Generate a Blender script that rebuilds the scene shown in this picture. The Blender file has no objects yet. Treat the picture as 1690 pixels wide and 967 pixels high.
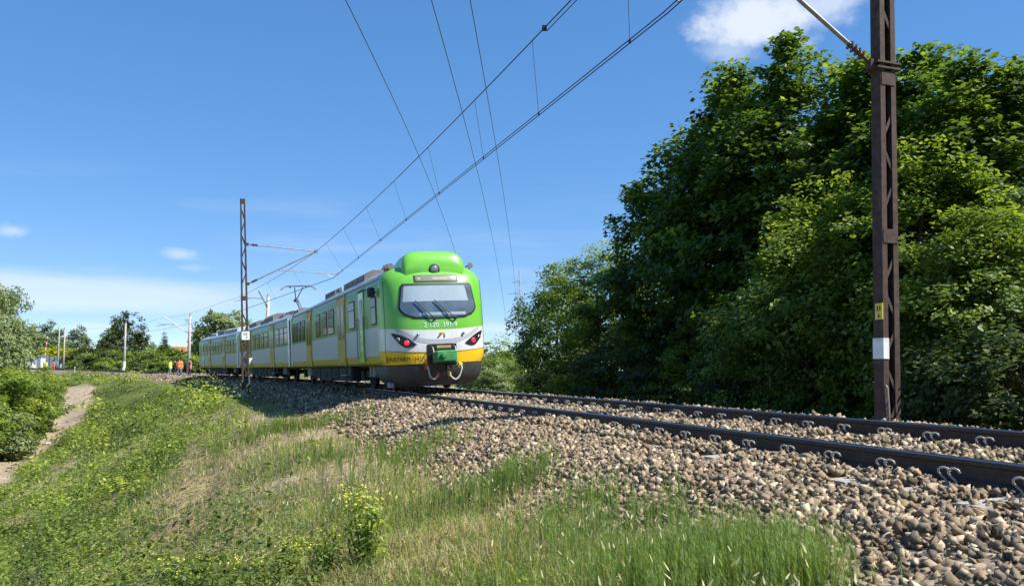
import bpy, math, random
import numpy as np
from mathutils import Matrix, Vector
RAD = math.radians
rng = np.random.default_rng(7)
random.seed(7)
SC = bpy.context.scene
COL = SC.collection

# ------------------------------------------------------------------ camera
cam_d = bpy.data.cameras.new('camera'); cam = bpy.data.objects.new('camera', cam_d); COL.objects.link(cam)
cam_d.sensor_width = 36.0; cam_d.lens = 36.0 * 1450 / 1690
cam_d.clip_start = 0.05; cam_d.clip_end = 9000
CAMZ = 0.57
PITCH = math.atan(128.5 / 1450)
cam.location = (0, 0, CAMZ); cam.rotation_euler = (math.pi / 2 + PITCH, 0, 0)
SC.camera = cam

# ------------------------------------------------------------------ sun, sky, exposure
SUN_EL, SUN_ROT = RAD(50), RAD(106)          # from the right, grazing the train's front
sun_d = bpy.data.lights.new('sun', 'SUN'); sun_d.energy = 5.0; sun_d.angle = RAD(0.53); sun_d.color = (1, 0.955, 0.88)
sun = bpy.data.objects.new('sun', sun_d); COL.objects.link(sun)
sdir = Vector((math.sin(SUN_ROT) * math.cos(SUN_EL), math.cos(SUN_ROT) * math.cos(SUN_EL), math.sin(SUN_EL)))
sun.rotation_euler = sdir.to_track_quat('Z', 'Y').to_euler()
sun.location = sdir * 50

W = bpy.data.worlds.new('World'); SC.world = W; W.use_nodes = True
nt = W.node_tree; N = nt.nodes; L = nt.links
for n in list(N): N.remove(n)
def wn(t, **k):
    n = N.new(t)
    for a, b in k.items(): setattr(n, a, b)
    return n
def wmath(op, a, b=None, clamp=False):
    n = wn('ShaderNodeMath', operation=op, use_clamp=clamp)
    for i, v in enumerate((a, b)):
        if v is None: continue
        if isinstance(v, (int, float)): n.inputs[i].default_value = v
        else: L.new(v, n.inputs[i])
    return n.outputs[0]
sky = wn('ShaderNodeTexSky', sky_type='NISHITA', sun_disc=False, sun_elevation=SUN_EL, sun_rotation=SUN_ROT,
         altitude=2000, air_density=0.7, dust_density=0.0, ozone_density=3.0)
tc = wn('ShaderNodeTexCoord')
sep = wn('ShaderNodeSeparateXYZ'); L.new(tc.outputs['Generated'], sep.inputs[0])
X_, Y_, Z_ = sep.outputs
def cloud_noise(scale, detail, stretch=(1, 1, 1), rough=0.6, off=(0, 0, 0)):
    m = wn('ShaderNodeMapping'); m.inputs['Scale'].default_value = stretch; m.inputs['Location'].default_value = off
    L.new(tc.outputs['Generated'], m.inputs[0])
    n = wn('ShaderNodeTexNoise'); n.inputs['Scale'].default_value = scale; n.inputs['Detail'].default_value = detail
    n.inputs['Roughness'].default_value = rough; L.new(m.outputs[0], n.inputs['Vector'])
    return n.outputs[0]
def blob(px, py, wx, wy):
    """soft round patch of sky around the direction seen at (px, py), in tangent units"""
    tx = (px - 845) / 1450; ty = math.tan(math.atan((483.5 - py) / 1450) + PITCH)
    l = math.sqrt(tx * tx + 1 + ty * ty); c = (tx / l, 1 / l, ty / l)
    dx = wmath('DIVIDE', wmath('SUBTRACT', X_, c[0]), wx); dz = wmath('DIVIDE', wmath('SUBTRACT', Z_, c[2]), wy)
    dy = wmath('DIVIDE', wmath('SUBTRACT', Y_, c[1]), wx * 2.0)
    d = wmath('SQRT', wmath('ADD', wmath('ADD', wmath('MULTIPLY', dx, dx), wmath('MULTIPLY', dz, dz)), wmath('MULTIPLY', dy, dy)))
    return wmath('SUBTRACT', 1.0, d, True)
def ramp(v, lo, hi):
    n = wn('ShaderNodeMapRange', interpolation_type='SMOOTHSTEP'); L.new(v, n.inputs[0])
    n.inputs[1].default_value = lo; n.inputs[2].default_value = hi
    return n.outputs[0]
nz = cloud_noise(15, 7, (1, 1, 1.3), 0.62)
cum = None
for (px, py, wx, wy, g) in ((1255, 32, .085, .048, .80), (1385, 5, .06, .03, .6), (1215, 85, .055, .024, .4), (292, 419, .030, .011, .42), (308, 442, .022, .006, .18),
                            (8, 381, .022, .010, .42), (815, 541, .05, .010, .35), (150, 541, .04, .007, .35)):
    b = wmath('MULTIPLY', ramp(wmath('ADD', blob(px, py, wx, wy), wmath('MULTIPLY', wmath('SUBTRACT', nz, .5), 2.2)), .10, .95), wmath('MULTIPLY', ramp(blob(px, py, wx * 1.25, wy * 1.25), 0, .25), g))
    cum = b if cum is None else wmath('MAXIMUM', cum, b)
# thin veil streaks low in the sky
st = cloud_noise(3.0, 6, (1, 1, 9), 0.55, (.3, 0, .12))
veil = wmath('MULTIPLY', ramp(st, .46, .72), wmath('MULTIPLY', ramp(Z_, .01, .06), wmath('SUBTRACT', 1.0, ramp(Z_, .12, .24))))
veil = wmath('MULTIPLY', veil, .16)
bank = wmath('MULTIPLY', wmath('MULTIPLY', ramp(blob(60, 483, .44, .045), 0, .35), .5), ramp(wmath('ADD', blob(60, 483, .34, .030), wmath('MULTIPLY', wmath('SUBTRACT', cloud_noise(4.5, 6, (1, 1, 7), .6), .5), 1.2)), .0, .8))
mask = wmath('MAXIMUM', wmath('MAXIMUM', cum, veil), bank)
hs = wn('ShaderNodeHueSaturation'); hs.inputs['Hue'].default_value = .507; hs.inputs['Saturation'].default_value = 1.76; hs.inputs['Value'].default_value = 1.72
gm = wn('ShaderNodeGamma'); gm.inputs[1].default_value = .5; L.new(sky.outputs[0], gm.inputs[0]); L.new(gm.outputs[0], hs.inputs['Color'])   # the camera's soft tone response for the whole sky
mix = wn('ShaderNodeMixRGB'); L.new(mask, mix.inputs[0]); L.new(hs.outputs[0], mix.inputs[1])
mix.inputs[2].default_value = (4.0, 4.2, 4.5, 1)
bg = wn('ShaderNodeBackground'); bg.inputs['Strength'].default_value = 0.14
L.new(mix.outputs[0], bg.inputs['Color'])
wo = wn('ShaderNodeOutputWorld'); L.new(bg.outputs[0], wo.inputs[0])

SC.view_settings.view_transform = 'Standard'; SC.view_settings.look = 'None'
SC.view_settings.exposure = 0.82; SC.view_settings.gamma = 1.0; SC.view_settings.use_curve_mapping = False
SC.render.engine = 'CYCLES'
SC.cycles.use_denoising = True
SC.cycles.max_bounces = 6; SC.cycles.transparent_max_bounces = 12; SC.cycles.transmission_bounces = 4
SC.cycles.caustics_reflective = False; SC.cycles.caustics_refractive = False

# ------------------------------------------------------------------ materials
MATS = {}
def node_mat(name):
    m = bpy.data.materials.new(name); m.use_nodes = True
    MATS[name] = m
    t = m.node_tree; b = t.nodes['Principled BSDF']
    return m, t, b
def rgb(c): return (c[0], c[1], c[2], 1)
def M(name, col, rough=.6, metal=0, var=.12, scale=8, spec=.5, bump=0, bscale=60, dirt=None, emit=None, coat=0):
    """painted / plain surface with noise-driven tone variation and optional dirt and relief"""
    m, t, b = node_mat(name); n = t.nodes; l = t.links
    b.inputs['Roughness'].default_value = rough; b.inputs['Metallic'].default_value = metal
    b.inputs['Specular IOR Level'].default_value = spec; b.inputs['Coat Weight'].default_value = coat
    co = n.new('ShaderNodeTexCoord')
    no = n.new('ShaderNodeTexNoise'); no.inputs['Scale'].default_value = scale; no.inputs['Detail'].default_value = 5
    l.new(co.outputs['Object'], no.inputs['Vector'])
    mr = n.new('ShaderNodeMapRange'); mr.inputs[1].default_value = .3; mr.inputs[2].default_value = .7
    mr.inputs[3].default_value = 1 - var; mr.inputs[4].default_value = 1 + var; l.new(no.outputs[0], mr.inputs[0])
    mx = n.new('ShaderNodeMixRGB'); mx.blend_type = 'MULTIPLY'; mx.inputs[0].default_value = 1
    mx.inputs[1].default_value = rgb(col); l.new(mr.outputs[0], mx.inputs[2])
    out = mx.outputs[0]
    if dirt:
        n2 = n.new('ShaderNodeTexNoise'); n2.inputs['Scale'].default_value = scale * .6; n2.inputs['Detail'].default_value = 8
        l.new(co.outputs['Object'], n2.inputs['Vector'])
        r2 = n.new('ShaderNodeMapRange'); r2.inputs[1].default_value = .5; r2.inputs[2].default_value = .75; l.new(n2.outputs[0], r2.inputs[0])
        m2 = n.new('ShaderNodeMixRGB'); l.new(r2.outputs[0], m2.inputs[0]); l.new(out, m2.inputs[1]); m2.inputs[2].default_value = rgb(dirt)
        out = m2.outputs[0]
    l.new(out, b.inputs['Base Color'])
    if emit:
        b.inputs['Emission Color'].default_value = rgb(emit[0]); b.inputs['Emission Strength'].default_value = emit[1]
    if bump:
        nb = n.new('ShaderNodeTexNoise'); nb.inputs['Scale'].default_value = bscale; nb.inputs['Detail'].default_value = 4
        l.new(co.outputs['Object'], nb.inputs['Vector'])
        bp = n.new('ShaderNodeBump'); bp.inputs['Strength'].default_value = bump; bp.inputs['Distance'].default_value = .02
        l.new(nb.outputs[0], bp.inputs['Height']); l.new(bp.outputs[0], b.inputs['Normal'])
    return m
def leaf_mat(name, stops, trans=.45, rough=.5, spec=.35):
    """leaf: colour picked per leaf by the 'var' attribute; light also comes through the blade"""
    m, t, b = node_mat(name); n = t.nodes; l = t.links
    a = n.new('ShaderNodeAttribute'); a.attribute_name = 'var'
    cr = n.new('ShaderNodeValToRGB'); e = cr.color_ramp.elements
    while len(e) < len(stops): e.new(.5)
    for i, (p, c) in enumerate(stops): e[i].position = p; e[i].color = rgb(c)
    l.new(a.outputs['Fac'], cr.inputs[0]); l.new(cr.outputs[0], b.inputs['Base Color'])
    b.inputs['Roughness'].default_value = rough; b.inputs['Specular IOR Level'].default_value = spec
    tr = n.new('ShaderNodeBsdfTranslucent')
    g = n.new('ShaderNodeMixRGB'); g.blend_type = 'MULTIPLY'; g.inputs[0].default_value = 1; g.inputs[2].default_value = (1.4, 1.4, .5, 1)
    l.new(cr.outputs[0], g.inputs[1]); l.new(g.outputs[0], tr.inputs['Color'])
    ms = n.new('ShaderNodeMixShader'); ms.inputs[0].default_value = trans
    l.new(b.outputs[0], ms.inputs[1]); l.new(tr.outputs[0], ms.inputs[2]); l.new(ms.outputs[0], n['Material Output'].inputs[0])
    return m
def glass_mat(name, tint=(.02, .03, .035), rough=.04, alpha=.0):
    m, t, b = node_mat(name); n = t.nodes; l = t.links
    b.inputs['Base Color'].default_value = rgb(tint); b.inputs['Roughness'].default_value = rough; b.inputs['Specular IOR Level'].default_value = .3; b.inputs['IOR'].default_value = 1.22
    co = n.new('ShaderNodeTexCoord'); no = n.new('ShaderNodeTexNoise'); no.inputs['Scale'].default_value = 3
    l.new(co.outputs['Object'], no.inputs['Vector'])
    mr = n.new('ShaderNodeMapRange'); mr.inputs[3].default_value = rough * .5; mr.inputs[4].default_value = rough * 2.5
    l.new(no.outputs[0], mr.inputs[0]); l.new(mr.outputs[0], b.inputs['Roughness'])
    if alpha:
        tp = n.new('ShaderNodeBsdfTransparent'); tp.inputs[0].default_value = (.82, .88, .9, 1)
        gl = n.new('ShaderNodeBsdfGlossy'); gl.inputs['Roughness'].default_value = rough
        ms = n.new('ShaderNodeMixShader'); ms.inputs[0].default_value = alpha; l.new(tp.outputs[0], ms.inputs[1]); l.new(gl.outputs[0], ms.inputs[2])
        l.new(ms.outputs[0], n['Material Output'].inputs[0])
    return m

# ------------------------------------------------------------------ mesh helpers
def link(o, parent=None):
    COL.objects.link(o)
    if parent is not None: o.parent = parent
    return o
def tag(o, label=None, cat=None, group=None, kind=None):
    if label: o['label'] = label
    if cat: o['category'] = cat
    if group: o['group'] = group
    if kind: o['kind'] = kind
    return o
def empty(name, loc=(0, 0, 0), mat=None):
    o = bpy.data.objects.new(name, None); COL.objects.link(o); o.empty_display_size = .2
    if mat is not None: o.matrix_world = mat
    else: o.location = loc
    return o
def np_mesh(name, V, F, mat=None, var=None, smooth=False, mats=None, mi=None):
    """V (n,3), F (m,k) all faces of k corners"""
    me = bpy.data.meshes.new(name); V = np.asarray(V, np.float32); F = np.asarray(F, np.int32); k = F.shape[1]
    me.vertices.add(len(V)); me.vertices.foreach_set('co', V.ravel())
    me.loops.add(F.size); me.loops.foreach_set('vertex_index', F.ravel())
    me.polygons.add(len(F)); me.polygons.foreach_set('loop_start', np.arange(0, F.size, k, dtype=np.int32))
    if smooth: me.polygons.foreach_set('use_smooth', np.ones(len(F), bool))
    for m in (mats or [mat]):
        if m: me.materials.append(MATS[m])
    if mi is not None: me.polygons.foreach_set('material_index', np.asarray(mi, np.int32))
    if var is not None:
        a = me.attributes.new('var', 'FLOAT', 'POINT'); a.data.foreach_set('value', np.asarray(var, np.float32))
    me.update(calc_edges=True)
    return me
def np_obj(name, V, F, mat, parent=None, **k):
    o = bpy.data.objects.new(name, np_mesh(name, V, F, mat, **k)); return link(o, parent)
class MB:
    """collects shapes into one mesh"""
    def __init__(s): s.v = []; s.f = []
    def add(s, vs, fs):
        b = len(s.v); s.v += [tuple(v) for v in vs]; s.f += [tuple(b + i for i in f) for f in fs]; return s
    def box(s, c, d, m=None):
        x, y, z = d[0] / 2, d[1] / 2, d[2] / 2
        vs = [Vector(((i & 1) * 2 - 1, ((i >> 1) & 1) * 2 - 1, ((i >> 2) & 1) * 2 - 1)) for i in range(8)]
        vs = [Vector((v.x * x, v.y * y, v.z * z)) for v in vs]
        if m is not None: vs = [m @ v for v in vs]
        vs = [v + Vector(c) for v in vs]
        return s.add(vs, [(0, 2, 3, 1), (4, 5, 7, 6), (0, 1, 5, 4), (2, 6, 7, 3), (0, 4, 6, 2), (1, 3, 7, 5)])
    def bevbox(s, c, d, r):
        """box with chamfered vertical and top edges"""
        x, y, z = d[0] / 2, d[1] / 2, d[2] / 2
        def ring(ax, ay, az): return [(c[0] + i, c[1] + j, c[2] + az) for i, j in ((-ax + r, -ay), (ax - r, -ay), (ax, -ay + r), (ax, ay - r), (ax - r, ay), (-ax + r, ay), (-ax, ay - r), (-ax, -ay + r))]
        return s.loft([ring(x, y, -z), ring(x, y, z - r), ring(x - r, y - r, z)], True, True)
    def loft(s, rings, cap0=False, cap1=False, closed=True):
        n = len(rings[0]); fs = []
        for i in range(len(rings) - 1):
            for j in range(n if closed else n - 1):
                k = (j + 1) % n; fs.append((i * n + j, i * n + k, (i + 1) * n + k, (i + 1) * n + j))
        if cap0: fs.append(tuple(range(n - 1, -1, -1)))
        if cap1: fs.append(tuple((len(rings) - 1) * n + j for j in range(n)))
        return s.add([v for r in rings for v in r], fs)
    def tube(s, pts, r, n=6, cap=True):
        pts = [Vector(p) for p in pts]; rr = r if hasattr(r, '__len__') else [r] * len(pts); rings = []
        d0 = (pts[1] - pts[0]).normalized(); up = Vector((0, 0, 1)) if abs(d0.z) < .9 else Vector((1, 0, 0))
        a = d0.cross(up).normalized()
        for i, p in enumerate(pts):
            d = (pts[min(i + 1, len(pts) - 1)] - pts[max(i - 1, 0)]).normalized()
            a = (a - d * a.dot(d)).normalized(); b = d.cross(a)
            rings.append([p + (a * math.cos(2 * math.pi * k / n) + b * math.sin(2 * math.pi * k / n)) * rr[i] for k in range(n)])
        return s.loft(rings, cap, cap)
    def lathe(s, prof, n=12, c=(0, 0, 0), m=None):
        rings = []
        for (r, z) in prof:
            ring = [Vector((r * math.cos(2 * math.pi * k / n), r * math.sin(2 * math.pi * k / n), z)) for k in range(n)]
            rings.append([(m @ v if m is not None else v) + Vector(c) for v in ring])
        return s.loft(rings, True, True)
    def mesh(s, name, mat, smooth=False):
        me = bpy.data.meshes.new(name); me.from_pydata(s.v, [], s.f); me.materials.append(MATS[mat])
        if smooth:
            me.polygons.foreach_set('use_smooth', np.ones(len(me.polygons), bool))
        me.update(); return me
    def obj(s, name, mat, parent=None, smooth=False, mtx=None):
        o = bpy.data.objects.new(name, s.mesh(name, mat, smooth)); link(o, parent)
        if mtx is not None: o.matrix_local = mtx
        return o
def curve(pts, n=5):
    """Catmull-Rom points through pts"""
    P = [Vector(p) for p in pts]; P = [P[0] * 2 - P[1]] + P + [P[-1] * 2 - P[-2]]; out = []
    for i in range(1, len(P) - 2):
        for k in range(n):
            t = k / n; a, b, c, d = P[i - 1], P[i], P[i + 1], P[i + 2]
            out.append(.5 * (2 * b + (c - a) * t + (2 * a - 5 * b + 4 * c - d) * t * t + (3 * b - a - 3 * c + d) * t ** 3))
    return out + [P[-2]]
def auto_smooth(o, ang=35):
    me = o.data; me.polygons.foreach_set('use_smooth', np.ones(len(me.polygons), bool))
    try: me.set_sharp_from_angle(angle=RAD(ang))
    except Exception: pass
    return o

# ------------------------------------------------------------------ the track's course and the ground's height
R_ = 400.0; TH0 = RAD(17.06); P0 = (3.31, 7.4)
CX, CY = P0[0] - R_ * math.cos(TH0), P0[1] - R_ * math.sin(TH0)
def zt(s):
    s = np.asarray(s, float); return .0085 * 14 * np.log1p(np.exp((s - 66) / 14))
def TP(s, p=0., z=None):
    """point at s metres along the track, p metres to its inner (camera) side"""
    t = TH0 + s / R_
    v = (CX + (R_ - p) * math.cos(t), CY + (R_ - p) * math.sin(t))
    return Vector((v[0], v[1], 0 if z is None else z + float(zt(s))))
def SP(x, y):
    dx = np.asarray(x) - CX; dy = np.asarray(y) - CY
    return (np.arctan2(dy, dx) - TH0) * R_, R_ - np.hypot(dx, dy)
def frame(s, p=0., z=0., cant=0.):
    """x = along the track away from the camera, y = to the inner side, z = up"""
    t = TH0 + s / R_
    d = Vector((-math.sin(t), math.cos(t), 0)); l = Vector((-math.cos(t), -math.sin(t), 0))
    m = Matrix((d, l, Vector((0, 0, 1)))).transposed().to_4x4()
    m.translation = TP(s, p, z)
    if cant: m = m @ Matrix.Rotation(cant, 4, 'X')
    return m
CANT = -math.atan(.08 / 1.5)      # inner rail lower
def smooth(x, a, b):
    t = np.clip((np.asarray(x, float) - a) / (b - a), 0, 1); return t * t * (3 - 2 * t)
def vnoise(x, y, seed=0):
    """cheap smooth value noise 0..1"""
    x = np.asarray(x, float); y = np.asarray(y, float)
    xi = np.floor(x).astype(np.int64); yi = np.floor(y).astype(np.int64); fx = x - xi; fy = y - yi
    fx = fx * fx * (3 - 2 * fx); fy = fy * fy * (3 - 2 * fy)
    def h(a, b):
        n = (a * 374761393 + b * 668265263 + seed * 1442695041) & 0x7fffffff
        n = ((n ^ (n >> 13)) * 1274126177) & 0x7fffffff
        return ((n ^ (n >> 16)) & 0xffff) / 65535.0
    return (h(xi, yi) * (1 - fx) + h(xi + 1, yi) * fx) * (1 - fy) + (h(xi, yi + 1) * (1 - fx) + h(xi + 1, yi + 1) * fx) * fy
PP = np.array([-110, -80, -30, -14, -6, -3.7, -2.2, -1.3, 1.3, 2.0, 3.1, 4.6, 6.2, 9, 13, 16, 60, 80, 110])
HH = np.array([-4.9, -1.6, -1.3, -1.2, -.95, -.58, -.07, -.10, -.24, -.27, -.60, -.80, -1.35, -2.85, -4.45, -4.5, -4.55, -4.6, -4.9])
def height(s, p):
    s = np.asarray(s, float); p = np.asarray(p, float)
    far = smooth(s, 60, 110)
    q = np.where(p > 6.2, 6.2 + (p - 6.2) * (1 + .5 * far), p)          # the embankment gets lower and narrower
    h = np.interp(q, PP, HH)
    h = np.where(p > 3.1, -.60 + (h + .60) * (1 - .72 * far * (1 - smooth(p, 45, 75))), h)
    nat = smooth(np.abs(p), 3.4, 6)
    h = h + nat * ((vnoise(s * .35, p * .35, 1) - .5) * .30 + (vnoise(s * 1.3, p * 1.3, 2) - .5) * .12 + (vnoise(s * .09, p * .12, 3) - .5) * .5 * smooth(np.abs(p), 6, 9))
    edge = np.maximum(smooth(s, 300, 345), 1 - smooth(s, -55, -30))
    return (h + zt(s) * (1 - smooth(np.abs(p), 60, 100))) * (1 - edge) + (-4.9) * edge
def gz(x, y):
    s, p = SP(x, y); h = height(s, p)
    out = (s < -40) | (s > 335) | (np.abs(p) > 108)
    return float(np.where(out, -4.65, np.maximum(h, -4.65)))
def at(px, Y):
    """ground point seen in direction of photo column px, at depth Y"""
    x = (px - 845) / 1450 * Y; return Vector((x, Y, gz(x, Y)))
def zpix(py, Y): return CAMZ + Y * math.tan(math.atan((483.5 - py) / 1450) + PITCH)
# ------------------------------------------------------------------ palette
M('rail_rust', (.055, .035, .026), .75, var=.3, scale=20, bump=.2)
M('rail_head', (.42, .43, .45), .22, metal=1, var=.1, scale=30)
M('clip_steel', (.40, .37, .33), .45, metal=.1, var=.2, scale=40)
M('concrete', (.36, .33, .29), .85, var=.2, scale=14, bump=.3, dirt=(.20, .17, .14))
M('pole_concrete', (.42, .39, .34), .85, var=.15, scale=3, bump=.2, dirt=(.28, .25, .21))
M('mast_rust', (.078, .050, .040), .75, var=.35, scale=9, bump=.25, dirt=(.05, .03, .025), spec=.25)
M('steel_grey', (.26, .25, .24), .5, metal=.4, var=.2, scale=12)
M('wire', (.035, .035, .04), .5, metal=.5, var=.1)
M('insulator', (.10, .055, .04), .25, var=.15, scale=30)
M('white_paint', (.78, .79, .78), .45, var=.08, scale=6, dirt=(.55, .54, .5))
M('yellow_plate', (.72, .56, .06), .45, var=.1)
M('black_paint', (.012, .012, .014), .45, var=.3)
M('rubber', (.012, .012, .013), .55, var=.3)
M('under_dark', (.018, .017, .016), .8, var=.4, scale=6, dirt=(.05, .042, .035))
M('skirt_grey', (.045, .047, .05), .55, var=.2, scale=5, dirt=(.05, .045, .04))
M('roof_grey', (.42, .46, .50), .42, var=.12, scale=2, dirt=(.30, .31, .32), spec=.5)
M('roof_box', (.16, .155, .15), .6, var=.25, scale=4, dirt=(.09, .08, .075))
M('roof_box_light', (.45, .48, .5), .5, var=.15, scale=4, dirt=(.3, .3, .3))
M('train_green', (.145, .47, .045), .28, var=.06, scale=2, coat=.35)
M('train_yellow', (.80, .52, .010), .32, var=.06, scale=2, coat=.3)
M('door_yellow', (.52, .345, .018), .42, var=.15, scale=3, dirt=(.26, .18, .03), spec=.3)  # side-door yellow, darkened along with the wall's painted shade
M('train_white', (.72, .74, .76), .3, var=.05, scale=2, coat=.3)
M('crease_shade_grey', (.40, .43, .46), .35, var=.06, scale=3)  # grey for the painted shading of the nose's recessed edge
M('coupler_green', (.05, .24, .07), .45, var=.15, scale=8, dirt=(.03, .12, .04))
M('bronze', (.30, .21, .10), .4, metal=.6, var=.2)
M('hose_white', (.42, .42, .39), .5, var=.15, scale=20)
M('valve_red', (.55, .04, .03), .4, var=.15)
M('valve_yellow', (.72, .60, .08), .4, var=.15)
M('blind', (.50, .54, .60), .8, var=.05)
M('cab_dark', (.10, .14, .19), .7, var=.3, scale=3)  # cab interior; the sky reflected in the windscreen is put into its blue-grey
M('lamp_red', (.7, .02, .03), .2, emit=((1, .04, .09), .45))
M('lamp_glass', (.35, .37, .38), .12, metal=.6, var=.1)
M('display', (.16, .17, .16), .3, var=.15, scale=6)
M('amber_text', (.34, .27, .17), .5)
glass_mat('glass_side', (.014, .022, .022), .05)
glass_mat('glass_clear', (.1, .1, .1), .02, alpha=.1)
M('wood_grey', (.30, .25, .20), .85, var=.3, scale=20, bump=.4)
M('bark', (.085, .065, .048), .9, var=.35, scale=14, bump=.6, bscale=25)
M('bark_pale', (.20, .17, .13), .9, var=.3, scale=14, bump=.5, bscale=25)
M('skin', (.50, .32, .24), .6, var=.08)
M('hair', (.035, .025, .02), .7, var=.3)
M('vest_yellow', (.55, .72, .03), .7, var=.1, scale=14)
M('vest_orange', (.85, .16, .03), .7, var=.12, scale=14)
M('vest_red', (.72, .13, .09), .7, var=.12, scale=14)
M('reflective', (.7, .72, .7), .4, var=.05)
M('brick_orange', (.44, .20, .09), .8, var=.2, scale=2)
M('house_wall', (.30, .26, .22), .9, var=.2, scale=2)
M('sheet_grey', (.34, .37, .40), .6, var=.12, scale=1.5)
M('blue_paint', (.06, .16, .42), .5, var=.1)
M('red_paint', (.6, .04, .03), .5, var=.1)
M('pylon_steel_hazed', (.42, .45, .48), .6, metal=.2, var=.1)  # pale blue-grey: distance haze put into the steel's colour
M('litter', (.72, .74, .76), .6, var=.1, scale=5)
M('asphalt', (.06, .06, .062), .9, var=.2, scale=3)
M('straw', (.52, .43, .25), .8, var=.2, scale=30)
M('petal', (.50, .50, .02), .6, var=.2, scale=40)
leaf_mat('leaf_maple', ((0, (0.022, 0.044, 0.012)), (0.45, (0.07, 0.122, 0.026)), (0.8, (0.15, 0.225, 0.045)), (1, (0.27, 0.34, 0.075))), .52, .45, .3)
leaf_mat('leaf_light', ((0, (0.05, 0.085, 0.018)), (0.5, (0.16, 0.235, 0.04)), (1, (0.34, 0.41, 0.08))), .45)
leaf_mat('leaf_willow', ((0, (0.12, 0.165, 0.07)), (0.5, (0.22, 0.275, 0.12)), (1, (0.36, 0.41, 0.2))), .35)
leaf_mat('leaf_dark', ((0, (0.03, 0.045, 0.016)), (0.5, (0.065, 0.092, 0.026)), (1, (0.125, 0.16, 0.04))), .35)
leaf_mat('leaf_far_hazed', ((0, (0.1, 0.145, 0.085)), (0.5, (0.17, 0.225, 0.12)), (1, (0.25, 0.3, 0.17))), .35)  # paler and cooler: haze over far foliage put into the leaf colour
leaf_mat('leaf_yellow', ((0, (.12, .16, .015)), (.5, (.30, .32, .02)), (1, (.50, .46, .03))), .4)
leaf_mat('leaf_ground', ((0, (0.06, 0.085, 0.018)), (0.4, (0.15, 0.21, 0.034)), (0.75, (0.29, 0.36, 0.055)), (1, (0.48, 0.52, 0.075))), .42)
leaf_mat('blade_dry', ((0, (0.26, 0.195, 0.095)), (0.5, (0.44, 0.36, 0.19)), (0.8, (0.62, 0.54, 0.34)), (1, (0.3, 0.36, 0.09))), .35)
leaf_mat('blade_green', ((0, (0.075, 0.105, 0.025)), (0.5, (0.17, 0.235, 0.05)), (1, (0.34, 0.39, 0.11))), .45)
leaf_mat('horsetail_green', ((0, (0.07, 0.118, 0.025)), (0.5, (0.155, 0.24, 0.05)), (1, (0.29, 0.37, 0.09))), .45)

def stone_mat():
    m, t, b = node_mat('stone'); n = t.nodes; l = t.links
    a = n.new('ShaderNodeAttribute'); a.attribute_name = 'var'
    oi = n.new('ShaderNodeObjectInfo')
    ad = n.new('ShaderNodeMath'); ad.operation = 'ADD'; l.new(a.outputs['Fac'], ad.inputs[0])
    ob = n.new('ShaderNodeMath'); ob.operation = 'MULTIPLY'; l.new(oi.outputs['Random'], ob.inputs[0]); ob.inputs[1].default_value = 3.7
    l.new(ob.outputs[0], ad.inputs[1])
    fr = n.new('ShaderNodeMath'); fr.operation = 'FRACT'; l.new(ad.outputs[0], fr.inputs[0])
    cr = n.new('ShaderNodeValToRGB'); e = cr.color_ramp.elements
    stops = ((0, (.045, .034, .024)), (.2, (.20, .146, .085)), (.42, (.31, .226, .130)), (.62, (.105, .084, .060)), (.8, (.39, .292, .172)), (.92, (.55, .45, .31)), (1, (.27, .16, .085)))
    while len(e) < len(stops): e.new(.5)
    for i, (p, c) in enumerate(stops): e[i].position = p; e[i].color = rgb(c)
    l.new(fr.outputs[0], cr.inputs[0])
    co = n.new('ShaderNodeTexCoord'); no = n.new('ShaderNodeTexNoise'); no.inputs['Scale'].default_value = 45; no.inputs['Detail'].default_value = 6
    l.new(co.outputs['Object'], no.inputs['Vector'])
    mr = n.new('ShaderNodeMapRange'); mr.inputs[1].default_value = .3; mr.inputs[2].default_value = .7; mr.inputs[3].default_value = .7; mr.inputs[4].default_value = 1.22
    l.new(no.outputs[0], mr.inputs[0])
    mx = n.new('ShaderNodeMixRGB'); mx.blend_type = 'MULTIPLY'; mx.inputs[0].default_value = 1; l.new(cr.outputs[0], mx.inputs[1]); l.new(mr.outputs[0], mx.inputs[2])
    l.new(mx.outputs[0], b.inputs['Base Color']); b.inputs['Roughness'].default_value = .82
    bp = n.new('ShaderNodeBump'); bp.inputs['Strength'].default_value = .35; bp.inputs['Distance'].default_value = .01
    l.new(no.outputs[0], bp.inputs['Height']); l.new(bp.outputs[0], b.inputs['Normal'])
stone_mat()
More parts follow.
